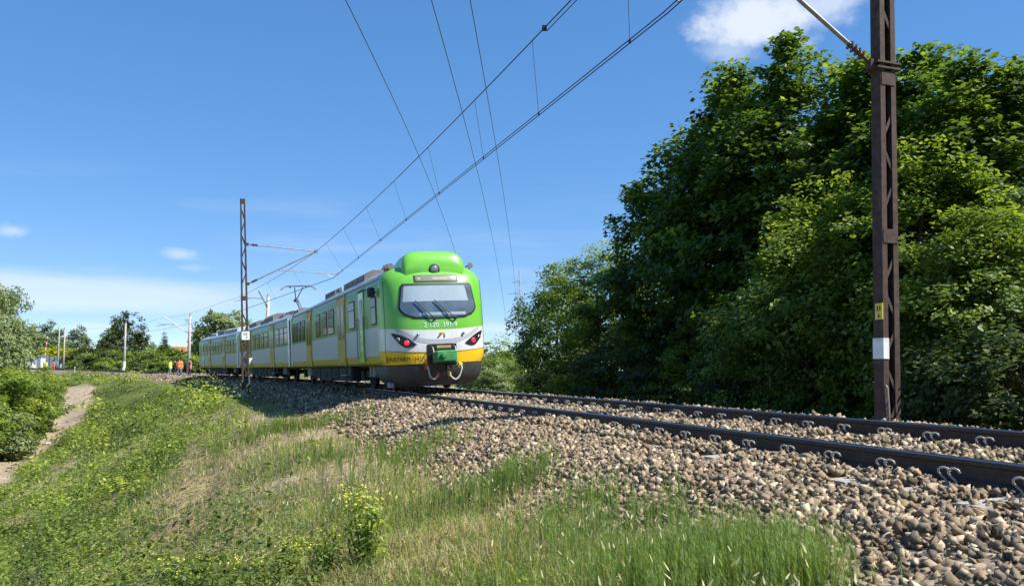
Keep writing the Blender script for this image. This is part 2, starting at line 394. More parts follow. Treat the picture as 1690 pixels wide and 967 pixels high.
def ground_mat():
    m, t, b = node_mat('ground'); n = t.nodes; l = t.links
    co = n.new('ShaderNodeTexCoord')
    def noise(sc, d=6):
        x = n.new('ShaderNodeTexNoise'); x.inputs['Scale'].default_value = sc; x.inputs['Detail'].default_value = d
        l.new(co.outputs['Object'], x.inputs['Vector']); return x.outputs[0]
    def rampc(v, st):
        cr = n.new('ShaderNodeValToRGB'); e = cr.color_ramp.elements
        while len(e) < len(st): e.new(.5)
        for i, (p, c) in enumerate(st): e[i].position = p; e[i].color = rgb(c)
        l.new(v, cr.inputs[0]); return cr.outputs[0]
    def mixc(f, a, c):
        x = n.new('ShaderNodeMixRGB'); l.new(f, x.inputs[0]); l.new(a, x.inputs[1]); l.new(c, x.inputs[2]); return x.outputs[0]
    at_ = n.new('ShaderNodeAttribute'); at_.attribute_name = 'zone'
    sp = n.new('ShaderNodeSeparateColor'); l.new(at_.outputs['Color'], sp.inputs[0])
    veg = rampc(noise(1.1), ((.3, (.065, .082, .022)), (.5, (.11, .14, .032)), (.62, (.15, .165, .05)), (.75, (.22, .18, .095))))
    dry = rampc(noise(7), ((.3, (.14, .105, .06)), (.5, (.24, .185, .105)), (.7, (.34, .27, .16))))
    path = rampc(noise(3), ((.3, (.24, .18, .12)), (.5, (.36, .28, .195)), (.7, (.46, .38, .28))))
    vo = n.new('ShaderNodeTexVoronoi'); vo.inputs['Scale'].default_value = 17; l.new(co.outputs['Object'], vo.inputs['Vector'])
    sv = n.new('ShaderNodeSeparateColor'); l.new(vo.outputs['Color'], sv.inputs[0])
    bal = rampc(sv.outputs[0], ((0, (.09, .072, .055)), (.35, (.19, .15, .105)), (.7, (.30, .235, .16)), (1, (.42, .35, .26))))
    c = mixc(sp.outputs[2], veg, dry); c = mixc(sp.outputs[1], c, path); c = mixc(sp.outputs[0], c, bal)
    l.new(c, b.inputs['Base Color']); b.inputs['Roughness'].default_value = .95; b.inputs['Specular IOR Level'].default_value = .1
    bp = n.new('ShaderNodeBump'); bp.inputs['Strength'].default_value = .7; bp.inputs['Distance'].default_value = .05
    hm = n.new('ShaderNodeMath'); hm.operation = 'SUBTRACT'; l.new(noise(9), hm.inputs[0]); l.new(vo.outputs['Distance'], hm.inputs[1])
    l.new(hm.outputs[0], bp.inputs['Height']); l.new(bp.outputs[0], b.inputs['Normal'])
ground_mat()

# ------------------------------------------------------------------ ground, embankment, ballast bed
def path_p(s):
    """the trodden dirt path at the embankment's foot climbs towards the crossing"""
    s = np.asarray(s, float); return 14.1 - 4.2 * smooth(s, 55, 100)
def path_mask(s, p):
    w = 1.32 + .5 * (vnoise(s * .25, 3 + p * 0, 11) - .5)
    d = np.abs(p - path_p(s) - (vnoise(s * .12, 9 + 0 * p, 12) - .5) * .9)
    return (1 - smooth(d, w * .75, w * 1.25)) * (1 - smooth(s, 98, 110))
def pix_sp(px, py):
    """track coordinates of the ground seen at a photo pixel"""
    t = math.tan(math.atan((483.5 - py) / 1450) + PITCH); yy = np.linspace(1.5, 140, 6000); sx, pq = SP((px - 845) / 1450 * yy, yy); i = int(np.argmax(CAMZ + t * yy < height(sx, pq))); return float(sx[i]), float(pq[i])
BARE = [pix_sp(x, y) + (r_,) for x, y, r_ in ((150, 852, .55), (185, 838, .4), (235, 735, 1.0), (190, 765, .8), (110, 935, .55), (60, 955, .5), (215, 945, .35), (345, 825, .5), (300, 880, .3), (430, 690, .8), (545, 715, 1.0), (620, 760, .9), (130, 800, .7), (330, 700, 1.2), (480, 790, .4))]
def bare_mask(s, p):
    """patches of bare soil and dead stalks on the slope"""
    m = smooth(vnoise(s * .42 + p * .1, p * .85, 21) * .7 + vnoise(s * 1.5, p * 1.9, 22) * .3, .60, .72) * smooth(p, 5.4, 6.6) * (1 - smooth(p, 14, 16)) * (1 - smooth(s, 30, 50))
    w = (vnoise(s * 2.2, p * 2.2, 23) - .5) * .9
    for a_, b_, r_ in BARE: m = np.maximum(m, 1 - smooth(np.hypot((s - a_) / 1.5, p - b_) / r_ + w, .6, 1.25))
    return m
def dry_mask(s, p):
    return (1 - smooth(p + (vnoise(s * .3, p * .3, 31) - .5) * 3.4, 4.8, 6.8)) * smooth(p, 2.6, 3.4) * (1 - smooth(s, 18, 34)) * (.35 + .65 * smooth(vnoise(s * .7, p * .8, 32) * .65 + vnoise(s * 2.1, p * 2.1, 33) * .35, .35, .62))
def build_sheet(name, ss, pp, mat='ground'):
    S, P = np.meshgrid(ss, pp, indexing='ij'); Hh = height(S, P)
    t = TH0 + S / R_
    V = np.stack([CX + (R_ - P) * np.cos(t), CY + (R_ - P) * np.sin(t), Hh], -1).reshape(-1, 3)
    ns, npp = len(ss), len(pp); i = np.arange(ns - 1)[:, None] * npp + np.arange(npp - 1)[None, :]
    F = np.stack([i, i + 1, i + npp + 1, i + npp], -1).reshape(-1, 4)[:, ::-1]
    o = np_obj(name, V, F, mat, smooth=True)
    z = np.zeros((len(V), 4), np.float32); s, p = S.ravel(), P.ravel()
    z[:, 0] = 1 - smooth(np.abs(p) + (vnoise(s * 1.1, p * 1.1, 5) - .5) * .5, 2.9, 3.4 + .9 * smooth(s, 50, 70))
    z[:, 1] = np.maximum(path_mask(s, p), bare_mask(s, p) * .8) ; z[:, 2] = dry_mask(s, p); z[:, 3] = 1
    a = o.data.attributes.new('zone', 'FLOAT_COLOR', 'POINT'); a.data.foreach_set('color', z.ravel())
    return o
ss = np.concatenate([np.arange(-60, -12, 2.), np.arange(-12, 45, .3), np.arange(45, 120, .8), np.arange(120, 350, 3.)])
pp = np.concatenate([np.arange(-110, -16, 5.), np.arange(-16, -4, .8), np.arange(-4, 7.4, .22), np.arange(7.4, 18, .35), np.arange(18, 111, 3.)])
tag(build_sheet('embankment', ss, pp), 'railway embankment with scrubby slope falling to a dirt path', kind='structure')
g = MB(); n_ = 48
g.add([(0, 0, -4.65)] + [(5000 * math.cos(2 * math.pi * k / n_), 5000 * math.sin(2 * math.pi * k / n_), -4.65) for k in range(n_)], [(0, 1 + k, 1 + (k + 1) % n_) for k in range(n_)])
tag(g.obj('ground', 'ground'), 'flat green plain around the railway', kind='structure')
# the road of the level crossing
rd = MB(); cr = 186.
for (a, b_) in ((-30, -2.2), (2.2, 34)):
    qs = np.linspace(a, b_, 9)
    rd.loft([[TP(cr + dy, q, float(np.interp(abs(q), [0, 2.2, 8, 40], [-.02, -.04, -.35, -.6])) + .25) for dy in (-3, 3)] for q in qs], closed=False)
tag(rd.obj('road', 'asphalt'), 'asphalt road running up to the level crossing', kind='structure')

# ------------------------------------------------------------------ railway track: rails, sleepers, clips
track = empty('railway_track', TP(0, 0, 0)); tag(track, 'canted single railway track on concrete sleepers curving left', 'track', kind='structure')
tinv = track.matrix_world.copy(); tinv.translation = TP(0, 0, 0); tinv = tinv.inverted()
def rail_z(p): return (.75 - p) / 1.5 * .08
def make_rail(p0):
    prof = [(-.0625, -.160), (.0625, -.160), (.0625, -.148), (.010, -.128), (.0085, -.048), (.034, -.036), (.034, -.006), (.024, 0), (-.024, 0), (-.034, -.006), (-.034, -.036), (-.0085, -.048), (-.010, -.128), (-.0625, -.148)]
    S = np.concatenate([np.arange(-45, 60, 1.), np.arange(60, 260, 3.)]); rings = []
    for s in S:
        fr = frame(s, p0, rail_z(p0), CANT); rings.append([tinv @ (fr @ Vector((0, y, z))) for y, z in prof])
    mb = MB(); mb.loft(rings, True, True); me = mb.mesh('rail', 'rail_rust'); me.materials.append(MATS['rail_head'])
    n = len(prof)
    mi = np.zeros(len(me.polygons), np.int32)
    for i in range((len(S) - 1) * n):
        if i % n in (6, 7, 8): mi[i] = 1
    me.polygons.foreach_set('material_index', mi)
    o = bpy.data.objects.new('rail', me); link(o, track); return o
make_rail(.7525)['label'] = 'near inner rail, dark web with polished head'
make_rail(-.7525)['label'] = 'far outer rail with its polished head reflecting the sky'
sl = MB()
sl.loft([[(-.13, y, -.2), (.13, y, -.2), (.10, y, 0), (-.10, y, 0)] for y in (-1.3, 1.3)], True, True)
slm = sl.mesh('sleeper', 'concrete')
cl = MB()
arc = [(.048 * math.cos(a), 0.012 * math.sin(2 * a) , .058 + .05 * math.sin(a)) for a in np.linspace(RAD(250), RAD(20), 9)]
cl.tube([(-.016, 0, -.04)] + arc, .0082, 5)
clm = cl.mesh('rail_clip', 'clip_steel', True)
rest = MB(); nclip = 0
for i, s in enumerate(np.arange(-6.15, 78, .6)):
    o = bpy.data.objects.new('sleeper', slm); link(o, track); o.matrix_local = tinv @ frame(s, 0, rail_z(0) - .172, CANT)
    if s > 40: continue
    for p0 in (.7525, -.7525):
        for side in (1, -1):
            for dx in (-.043, .043):
                fr = tinv @ frame(s + dx, p0 + side * .088, rail_z(p0) - .165, CANT) @ Matrix.Rotation(math.pi, 4, 'Z') @ Matrix.Rotation(RAD(18 * side), 4, 'X')
                if side == 1 and s < 33:
                    o = bpy.data.objects.new('rail_clip', clm); link(o, track); o.matrix_local = fr; nclip += 1
                else: rest.add([fr @ Vector(v) for v in cl.v], cl.f)
tag(rest.obj('rail_clip_row', 'clip_steel', track), kind='stuff')

# ------------------------------------------------------------------ ballast stones
# stone moulds: a box-like lump cut by a few random planes
import bmesh
def mould(r):
    """angular lump: convex hull of a few random points in a box"""
    bm = bmesh.new()
    q = r.uniform(-1, 1, (8, 3)); q = np.sign(q) * np.abs(q) ** .45
    for v in q * r.uniform(.7, 1.0, 3) * np.array([1.1, .9, .68]): bm.verts.new(v)
    h = bmesh.ops.convex_hull(bm, input=bm.verts)
    bmesh.ops.delete(bm, geom=list({g for g in h['geom_interior'] + h['geom_unused'] if isinstance(g, bmesh.types.BMVert)}), context='VERTS')
    bmesh.ops.triangulate(bm, faces=bm.faces); bm.verts.index_update()
    V = np.array([v.co[:] for v in bm.verts]); F = np.array([[v.index for v in f.verts] for f in bm.faces]); bm.free()
    return V / np.abs(V).max(), F
r2 = np.random.default_rng(3)
MOULDS = [mould(r2) for _ in range(24)]
def rotmats(n, r):
    q = r.normal(size=(n, 4)); q /= np.linalg.norm(q, axis=1)[:, None]; w, x, y, z = q.T
    return np.stack([np.stack([1 - 2 * (y * y + z * z), 2 * (x * y - z * w), 2 * (x * z + y * w)], -1), np.stack([2 * (x * y + z * w), 1 - 2 * (x * x + z * z), 2 * (y * z - x * w)], -1), np.stack([2 * (x * z - y * w), 2 * (y * z + x * w), 1 - 2 * (x * x + y * y)], -1)], 1)
def ballast_points():
    pts = []
    for (s0, s1, dens, size) in ((-5, 3, 860, .0265), (3, 10, 600, .0295), (10, 22, 270, .039), (22, 45, 85, .058), (45, 105, 34, .075)):
        for (p0, p1) in ((-3.3, 3.35),):
            n = int((s1 - s0) * (p1 - p0) * dens); s = r2.uniform(s0, s1, n); p = r2.uniform(p0, p1, n)
            keep = (np.abs(p) < 3.0) | (r2.random(n) < .45)
            keep &= ~((np.abs(np.abs(p) - .7525) < .10))
            keep &= ~((p < -1.2) & (r2.random(n) < .6))
            k = np.abs(((s + 6.15 + .3) % .6) - .3) < .13            # over the sleepers: fewer stones
            keep &= ~(k & (np.abs(p) < 1.3) & (r2.random(n) < .72))
            xx_ = CX + (R_ - p) * np.cos(TH0 + s / R_); yy_ = CY + (R_ - p) * np.sin(TH0 + s / R_); keep &= (np.abs(xx_) < .85 * yy_ + .6) & (yy_ > 1)
            s, p = s[keep], p[keep]; sz = size * r2.uniform(.62, 1.5, len(s))
            lift = np.where(np.abs(p) < 1.25, .045, 0.0) + sz * r2.uniform(-.15, .85, len(s))
            heap = (vnoise(s * 2.1, p * 2.1, 8) - .4) * .07
            pts.append(np.stack([s, p, height(s, p) + lift + heap, sz], -1))
    return np.concatenate(pts)
BP = ballast_points()
tb = TH0 + BP[:, 0] / R_
BC = np.stack([CX + (R_ - BP[:, 1]) * np.cos(tb), CY + (R_ - BP[:, 1]) * np.sin(tb), BP[:, 2]], -1)
big = BP[:, 3] / np.maximum(BC[:, 1], .5); inview = (np.abs(BC[:, 0] / np.maximum(BC[:, 1], .1)) < .575) & (BC[:, 1] > 2.5) & ((CAMZ - BC[:, 2]) / np.maximum(BC[:, 1], .1) < .235)
order = np.argsort(-(big * inview)); nearest = order[:300]; others = order[300:]
ballast = empty('track_ballast', TP(0, 1.9, -.4)); tag(ballast, 'bed of broken tan ballast stones sloping away from the track', 'ballast', kind='structure')
bo = np.array(TP(0, 1.9, -.4))
RM = rotmats(len(BC), r2)
mo = r2.integers(0, 24, len(BC))
shared = [np_mesh('stone', *MOULDS[k], 'stone', var=np.full(len(MOULDS[k][0]), k / 24.)) for k in range(24)]
for i in nearest:
    o = bpy.data.objects.new('stone', shared[mo[i]]); link(o, ballast)
    m = Matrix(RM[i].tolist()).to_4x4() @ Matrix.Scale(BP[i, 3], 4); m.translation = Vector(BC[i] - bo); o.matrix_local = m
Vb, Fb, vb, base = [], [], [], 0
for k in range(24):
    ix = others[mo[others] == k]; mv, mf = MOULDS[k]; n = len(mv)
    v = np.einsum('nij,kj->nki', RM[ix], mv) * BP[ix, 3][:, None, None] + (BC[ix] - bo)[:, None, :]
    Vb.append(v.reshape(-1, 3)); Fb.append(((np.arange(len(ix)) * n)[:, None, None] + mf[None]).reshape(-1, 3) + base); vb.append(np.repeat(r2.random(len(ix)), n)); base += len(ix) * n
o = np_obj('stone_mass', np.concatenate(Vb), np.concatenate(Fb), 'stone', ballast, var=np.concatenate(vb)); tag(o, kind='stuff')
print('ballast stones', len(BP), 'clips', nclip)
# ------------------------------------------------------------------ the train
S_NOSE = 16.45
CARS = [(S_NOSE, 36.6), (37.1, 57.1), (57.6, 77.6)]
def car_frame(s0, s1):
    """x towards the camera (front), y to the far side, z up from rail level; x = 0 at the front end"""
    sm0, sm1 = s0 + 3, s1 - 3
    a, b = TP(sm0, 0, rail_z(0)), TP(sm1, 0, rail_z(0))
    fx = (a - b).normalized(); fy = Vector((0, 0, 1)).cross(fx).normalized(); fz = fx.cross(fy)
    m = Matrix((fx, fy, fz)).transposed().to_4x4(); m = m @ Matrix.Rotation(-CANT, 4, 'X')
    m.translation = a + fx * 3; return m
train = empty('commuter_train', TP(S_NOSE, 0, rail_z(0)))
tag(train, 'green, white and yellow three-car electric commuter train standing on the curve', 'train')
TI = Matrix.Translation(-TP(S_NOSE, 0, rail_z(0)))
FR = [TI @ car_frame(*c) for c in CARS]
LEN = [c[1] - c[0] for c in CARS]
Z0, ZG, ZR = .74, 3.08, 3.46
HP = [(1.34, Z0), (1.405, Z0 + .06), (1.43, Z0 + .3), (1.43, 2.6), (1.415, 2.95), (1.36, ZG), (1.27, 3.20), (1.08, 3.31), (.75, 3.40), (.38, 3.445), (0, ZR)]
def livery():
    """paint: yellow sill band, white lower wall, green window band, pale cantrail; streaky grime"""
    m, t, b = node_mat('livery'); n = t.nodes; l = t.links
    co = n.new('ShaderNodeTexCoord'); sp = n.new('ShaderNodeSeparateXYZ'); l.new(co.outputs['Object'], sp.inputs[0])
    cr = n.new('ShaderNodeValToRGB'); cr.color_ramp.interpolation = 'CONSTANT'; e = cr.color_ramp.elements
    mr = n.new('ShaderNodeMapRange'); mr.inputs[1].default_value = 0; mr.inputs[2].default_value = 4
    l.new(sp.outputs[2], mr.inputs[0]); l.new(mr.outputs[0], cr.inputs[0])
    st = ((0, (.50, .34, .02)), (.99 / 4, (.47, .51, .55)), (1.78 / 4, (.10, .29, .033)), (2.93 / 4, (.30, .43, .30)), (3.04 / 4, (.62, .68, .74)))  # darker than the nose's paints: shade of the side wall put into colour
    while len(e) < len(st): e.new(.5)
    for i, (p, c) in enumerate(st): e[i].position = p; e[i].color = rgb(c)
    mp = n.new('ShaderNodeMapping'); mp.inputs['Scale'].default_value = (2.2, 1, .16); l.new(co.outputs['Object'], mp.inputs[0])
    no = n.new('ShaderNodeTexNoise'); no.inputs['Scale'].default_value = 2.2; no.inputs['Detail'].default_value = 6; l.new(mp.outputs[0], no.inputs['Vector'])
    r = n.new('ShaderNodeMapRange'); r.inputs[1].default_value = .45; r.inputs[2].default_value = .8; r.inputs[4].default_value = .22; l.new(no.outputs[0], r.inputs[0])
    mx = n.new('ShaderNodeMixRGB'); l.new(r.outputs[0], mx.inputs[0]); l.new(cr.outputs[0], mx.inputs[1]); mx.inputs[2].default_value = (.33, .36, .33, 1)
    l.new(mx.outputs[0], b.inputs['Base Color']); b.inputs['Roughness'].default_value = .34; b.inputs['Specular IOR Level'].default_value = .28; b.inputs['IOR'].default_value = 1.3; b.inputs['Coat Weight'].default_value = .05; b.inputs['Coat Roughness'].default_value = .08
    nb = n.new('ShaderNodeTexNoise'); nb.inputs['Scale'].default_value = .9; nb.inputs['Detail'].default_value = 2; l.new(co.outputs['Object'], nb.inputs['Vector'])
    bp = n.new('ShaderNodeBump'); bp.inputs['Strength'].default_value = .25; bp.inputs['Distance'].default_value = .06; l.new(nb.outputs[0], bp.inputs['Height'])
    l.new(bp.outputs[0], b.inputs['Normal']); l.new(bp.outputs[0], b.inputs['Coat Normal'])
    # nose: the side's paints in sunlit tones, light put into colour; curved borders
    m2, t, b = node_mat('livery_nose'); n = t.nodes; l = t.links
    co = n.new('ShaderNodeTexCoord'); sp = n.new('ShaderNodeSeparateXYZ'); l.new(co.outputs['Object'], sp.inputs[0])
    ya = n.new('ShaderNodeMath'); ya.operation = 'MULTIPLY'; l.new(sp.outputs[1], ya.inputs[0]); l.new(sp.outputs[1], ya.inputs[1])
    yb = n.new('ShaderNodeMath'); yb.operation = 'MULTIPLY'; l.new(ya.outputs[0], yb.inputs[0]); yb.inputs[1].default_value = -.045
    zz = n.new('ShaderNodeMath'); zz.operation = 'ADD'; l.new(sp.outputs[2], zz.inputs[0]); l.new(yb.outputs[0], zz.inputs[1])
    cr = n.new('ShaderNodeValToRGB'); cr.color_ramp.interpolation = 'CONSTANT'; e = cr.color_ramp.elements
    dv = n.new('ShaderNodeMath'); dv.operation = 'DIVIDE'; dv.inputs[1].default_value = 4; l.new(zz.outputs[0], dv.inputs[0]); l.new(dv.outputs[0], cr.inputs[0])
    st = ((0, (.80, .50, .008)), (1.02 / 4, (.70, .72, .74)), (1.60 / 4, (.13, .46, .03)))
    while len(e) < len(st): e.new(.5)
    for i, (p, c) in enumerate(st): e[i].position = p; e[i].color = rgb(c)
    mp2 = n.new('ShaderNodeMapping'); mp2.inputs['Scale'].default_value = (1, 2.4, .35); l.new(co.outputs['Object'], mp2.inputs[0]); no = n.new('ShaderNodeTexNoise'); no.inputs['Scale'].default_value = 3.2; no.inputs['Detail'].default_value = 9; no.inputs['Roughness'].default_value = .65; l.new(mp2.outputs[0], no.inputs['Vector'])
    r = n.new('ShaderNodeMapRange'); r.inputs[1].default_value = .42; r.inputs[2].default_value = .85; r.inputs[4].default_value = .42; l.new(no.outputs[0], r.inputs[0])
    mx = n.new('ShaderNodeMixRGB'); l.new(r.outputs[0], mx.inputs[0]); l.new(cr.outputs[0], mx.inputs[1]); mx.inputs[2].default_value = (.30, .33, .25, 1)
    l.new(mx.outputs[0], b.inputs['Base Color']); b.inputs['Roughness'].default_value = .3; b.inputs['Coat Weight'].default_value = .4; b.inputs['Coat Roughness'].default_value = .1
livery()
# --- nose surface
XS = -1.05                                # where the moulded cab front meets the side wall
zz_ = [p[1] for p in HP]; ww_ = [p[0] for p in HP]
def nw(z): return float(np.interp(z, zz_, ww_))
def nx0(z): return float(np.interp(z, [Z0, 1.2, 1.75, 2.2, 2.75, 3.0, 3.2, 3.31, 3.40, 3.445, 3.46], [-.03, 0, -.01, -.06, -.20, -.29, -.42, -.56, -.74, -.92, -1.04]))
def nose_x(y, z):
    w = max(nw(z), .02); u = min(abs(y) / w, 1.0); d = nx0(z) - XS
    return XS + d * (1 - u ** 2.9) ** (1 / 2.5)
def nose_p(y, z, off=0.):
    e = .01; x = nose_x(y, z); dy = (nose_x(y + e, z) - nose_x(y - e, z)) / (2 * e); dz = (nose_x(y, min(z + e, ZR)) - nose_x(y, z - e)) / (2 * e)
    nrm = Vector((1, -max(min(dy, 4), -4), -max(min(dz, 4), -4))).normalized(); return Vector((x, y, z)) + nrm * off
nose = MB(); rings = []
zl = np.concatenate([np.linspace(Z0, 3.0, 19), [3.06, 3.12, 3.18, 3.24, 3.29, 3.33, 3.37, 3.40, 3.425, 3.445, 3.455]])
uu = np.sin(np.linspace(-math.pi / 2, math.pi / 2, 45))
for z in zl:
    w = nw(z); rings.append([Vector((nose_x(w * u, z) if abs(u) < .9999 else XS, w * u, z)) for u in uu])
nose.loft(rings, closed=False); nose.add([(XS, w * 0 + (-nw(Z0)), Z0)] + [r for r in rings[0]], [tuple(range(45, 0, -1))])
nose_o = nose.obj('cab_nose', 'livery_nose', train, True, FR[0])
nose_o['label'] = 'bright green and white moulded cab front with yellow bumper band'
def patch(name, Y, Zs, off, mat, parent):
    """a sheet following the nose surface; Y and Zs are 2-D arrays of positions on the face"""
    a, b = len(Y), len(Y[0]); mb = MB()
    mb.add([nose_p(Y[i][j], Zs[i][j], off) for i in range(a) for j in range(b)], [(i * b + j, i * b + j + 1, (i + 1) * b + j + 1, (i + 1) * b + j) for i in range(a - 1) for j in range(b - 1)])
    o = mb.obj(name, mat, parent, True)
    if parent is train: o.matrix_local = FR[0]
    return o
def rows(z0, z1, nz, yl, yr, ny):
    zs = np.linspace(z0, z1, nz); return [list(np.linspace(yl(z), yr(z), ny)) for z in zs], [[z] * ny for z in zs]
def wshape(inset):
    zb, ztop = 1.95 + inset, 2.85 - inset
    def half(z):
        t = (z - zb) / (ztop - zb)
        h = 1.10 - .13 * t - inset                       # narrower at the top
        if t < .28: h -= .30 * (1 - math.sqrt(max(0, 1 - (1 - t / .28) ** 2))) + .10 * (1 - t / .28) ** 1.0
        if t > .93: h -= .05 * ((t - .93) / .07) ** 2
        return h
    return zb, ztop, half
zb, ztop, half = wshape(0)
def curved(zb, ztop, half, nz, ny, bow=.055):
    """rows whose lower edge bows downward in the middle"""
    Y, Zg = [], []
    for t in np.linspace(0, 1, nz):
        z = zb + (ztop - zb) * t; h = half(z); ys = list(np.linspace(-h, h, ny))
        Y.append(ys); Zg.append([z - bow * (1 - t) * (1 - (y / 1.1) ** 2) for y in ys])
    return Y, Zg
ws = patch('windscreen', *curved(zb, ztop, half, 15, 25), .012, 'rubber', train)
a, b_, h2 = wshape(.045); patch('cab_interior', *curved(a, b_, h2, 13, 25), .020, 'cab_dark', ws)
bl = rows(2.36, b_ - .03, 6, lambda z: -h2(z) + .05, lambda z: h2(z) - .17, 21); patch('sun_blind', *bl, .026, 'blind', ws)
dk = rows(1.99, 2.07, 4, lambda z: -.55, lambda z: .72, 21); patch('cab_desk', *dk, .026, 'blind', ws)
patch('pane', *curved(a, b_, h2, 13, 25), .045, 'glass_clear', ws)
for (y0, y1) in ((-.15, -.62), (.42, -.12)):
    mb = MB(); z0, z1 = 1.895, 2.36
    mb.tube([nose_p(y0, z0, .02), nose_p(y0, z0, .07), nose_p(y0 + (y1 - y0) * .5, z0 + (z1 - z0) * .45, .085), nose_p(y1, z1, .065)], .014, 5)
    w_ = mb.obj('wiper', 'rubber', train, mtx=FR[0])
    mb = MB(); mb.tube([nose_p(y0 + (y1 - y0) * f, z0 + (z1 - z0) * f, .062) for f in (.3, .6, 1.05)], .011, 4); mb.obj('wiper_blade', 'rubber', w_)
    mb = MB(); mb.lathe([(.03, 0), (.03, .05)], 8, nose_p(y0, z0, .0), Matrix.Rotation(RAD(90), 3, 'Y')); mb.obj('wiper_pivot', 'rubber', w_)
dd = patch('destination_display', *rows(2.885, 3.07, 5, lambda z: -.60, lambda z: .60, 17), .014, 'rubber', train)
patch('display_panel', *rows(2.905, 3.05, 4, lambda z: -.56, lambda z: .56, 17), .022, 'display', dd)
for k, (ya, yb) in enumerate(((-.52, -.42), (-.1, .3))):
    patch('display_text', *rows(2.94, 3.00, 2, lambda z: ya, lambda z: yb, 5), .026, 'amber_text', dd)
# painted shading of the recessed edge curving round the lower face
ys = np.linspace(-1.16, 1.16, 41)
def cres(y, k): return min(1.60 + .045 * y * y - .004, 1.24 + .40 * (abs(y) / 1.16) ** 2.6 + k * .12)
patch('crease_shade', [[y] * 4 for y in ys], [[cres(y, k) for k in (0, .33, .67, 1)] for y in ys], .005, 'crease_shade_grey', train)
# text
def text_mesh(s, size):
    cu = bpy.data.curves.new('t', 'FONT'); cu.body = s; cu.size = size; cu.align_x = 'CENTER'; cu.align_y = 'CENTER'; cu.resolution_u = 3
    o = bpy.data.objects.new('t', cu); COL.objects.link(o); bpy.context.view_layer.update()
    me = bpy.data.meshes.new_from_object(o); vs = [v.co.copy() for v in me.vertices]; fs = [tuple(p.vertices) for p in me.polygons]
    bpy.data.objects.remove(o); bpy.data.curves.remove(cu); bpy.data.meshes.remove(me); return vs, fs
def nose_text(name, s, size, yc, zc, mat, sx=1.0, off=.012, arch=0.):
    vs, fs = text_mesh(s, size); mb = MB(); mb.add([nose_p(yc + v.x * sx, zc + v.y + arch * (v.x * sx) ** 2, off) for v in vs], fs)
    return mb.obj(name, mat, train, mtx=FR[0])
for (tx, yc) in (('2', -.415), ('120', -.185), ('391-9', .25)): nose_text('number_lettering', tx, .165, yc, 1.735, 'train_white', 1.08)
nose_text('class_lettering', 'EN57AKM-1641ra', .17, -.90, .875, 'black_paint', .70, .022)
lg = MB(); lg.add([nose_p(y, z, .012) for y, z in ((-.12, 1.40), (-.07, 1.40), (.02, 1.50), (-.04, 1.50))], [(0, 1, 2, 3)]); lg.add([nose_p(y, z, .012) for y, z in ((.07, 1.40), (.10, 1.40), (.09, 1.49), (.06, 1.49))], [(0, 1, 2, 3)])
em = lg.obj('emblem', 'skirt_grey', train, mtx=FR[0])
lg = MB(); lg.add([nose_p(y, z, .013) for y, z in ((-.06, 1.52), (.10, 1.51), (.11, 1.54), (-.02, 1.56))], [(0, 1, 2, 3)]); lg.obj('emblem_stripe', 'train_yellow', em)
# headlights: teardrop glass with grey lamp and lit red lamp
for sgn, lab in ((-1, 'left headlight cluster with lit red tail lamp'), (1, 'right headlight cluster with lit red tail lamp')):
    ts = np.linspace(0, 1, 17)
    def up(t): return 1.57 - .33 * t ** 1.25 + .02 * math.sin(math.pi * t)
    def lo(t): return 1.57 - .33 * t ** 1.0 - .26 * math.sin(math.pi * min(1, t * 1.0)) ** .8 * (1 - t) ** .25
    Y = [[sgn * (1.245 - .60 * t)] * 5 for t in ts]; Zg = [list(np.linspace(lo(t), up(t), 5)) for t in ts]
    if sgn < 0: Y = Y[::-1]; Zg = Zg[::-1]
    hl = patch('headlight', Y, Zg, .016, 'black_paint', train); hl['label'] = lab
    for (yy, z_, r_, mt, nm) in ((1.10, 1.39, .062, 'lamp_glass', 'lamp'), (.90, 1.30, .070, 'lamp_red', 'tail_lamp')):
        mb = MB(); c = nose_p(sgn * yy, z_, .02); nr = (nose_p(sgn * yy, z_, 1) - nose_p(sgn * yy, z_, 0)).to_track_quat('Z', 'Y').to_matrix()
        mb.lathe([(r_, 0), (r_, .012), (r_ * .72, .024), (.008, .03)], 14, c, nr); mb.obj(nm, mt, hl, True)
        if nm == 'lamp':
            mb = MB(); mb.lathe([(r_ * .45, .02), (r_ * .45, .034), (.01, .036)], 10, c, nr); mb.obj('lamp_lens', 'black_paint', hl)
for yy in (-.62, .62):
    mb = MB(); mb.lathe([(.034, -.02), (.036, .04), (.02, .06), (.005, .062)], 10, nose_p(yy, 1.50, 0), Matrix.Rotation(RAD(90), 3, 'Y')); mb.obj('marker_lamp', 'lamp_glass', train, True, FR[0])
# roof fairing with the top lamp
fa = MB(); rings = []
for t in np.linspace(0, 1, 13):
    x = -.40 - 1.9 * t ** 1.3; hw = .87 - .06 * t; top = 3.46 + .29 * min(1, (t / .16)) ** .5 * (1 - .55 * smooth(t, .5, 1.0)); base = 3.06 if t < .15 else 3.02
    if t == 0: hw = .80; top = 3.34
    hw *= (1 if t > .05 else .97); ring = []
    for a in np.linspace(0, math.pi, 21):
        c, s_ = math.cos(a), math.sin(a); ring.append((x, hw * np.sign(c) * abs(c) ** .42, base + (top - base) * abs(s_) ** .5))
    rings.append(ring)
fa.loft(rings, True, True, closed=False); fo = fa.obj('roof_fairing', 'train_green', train, True, FR[0])
fa = MB(); fa.lathe([(.15, -.10), (.15, .05), (.12, .06), (.12, .03)], 18, (-.44, 0, 3.235), Matrix.Rotation(RAD(90), 3, 'Y')); tl = fa.obj('top_lamp', 'rubber', train, False, FR[0])
fa = MB(); fa.lathe([(.105, .0), (.105, .065), (.07, .085), (.01, .095)], 18, (-.44, 0, 3.235), Matrix.Rotation(RAD(90), 3, 'Y')); fa.obj('lens', 'lamp_glass', tl, True)
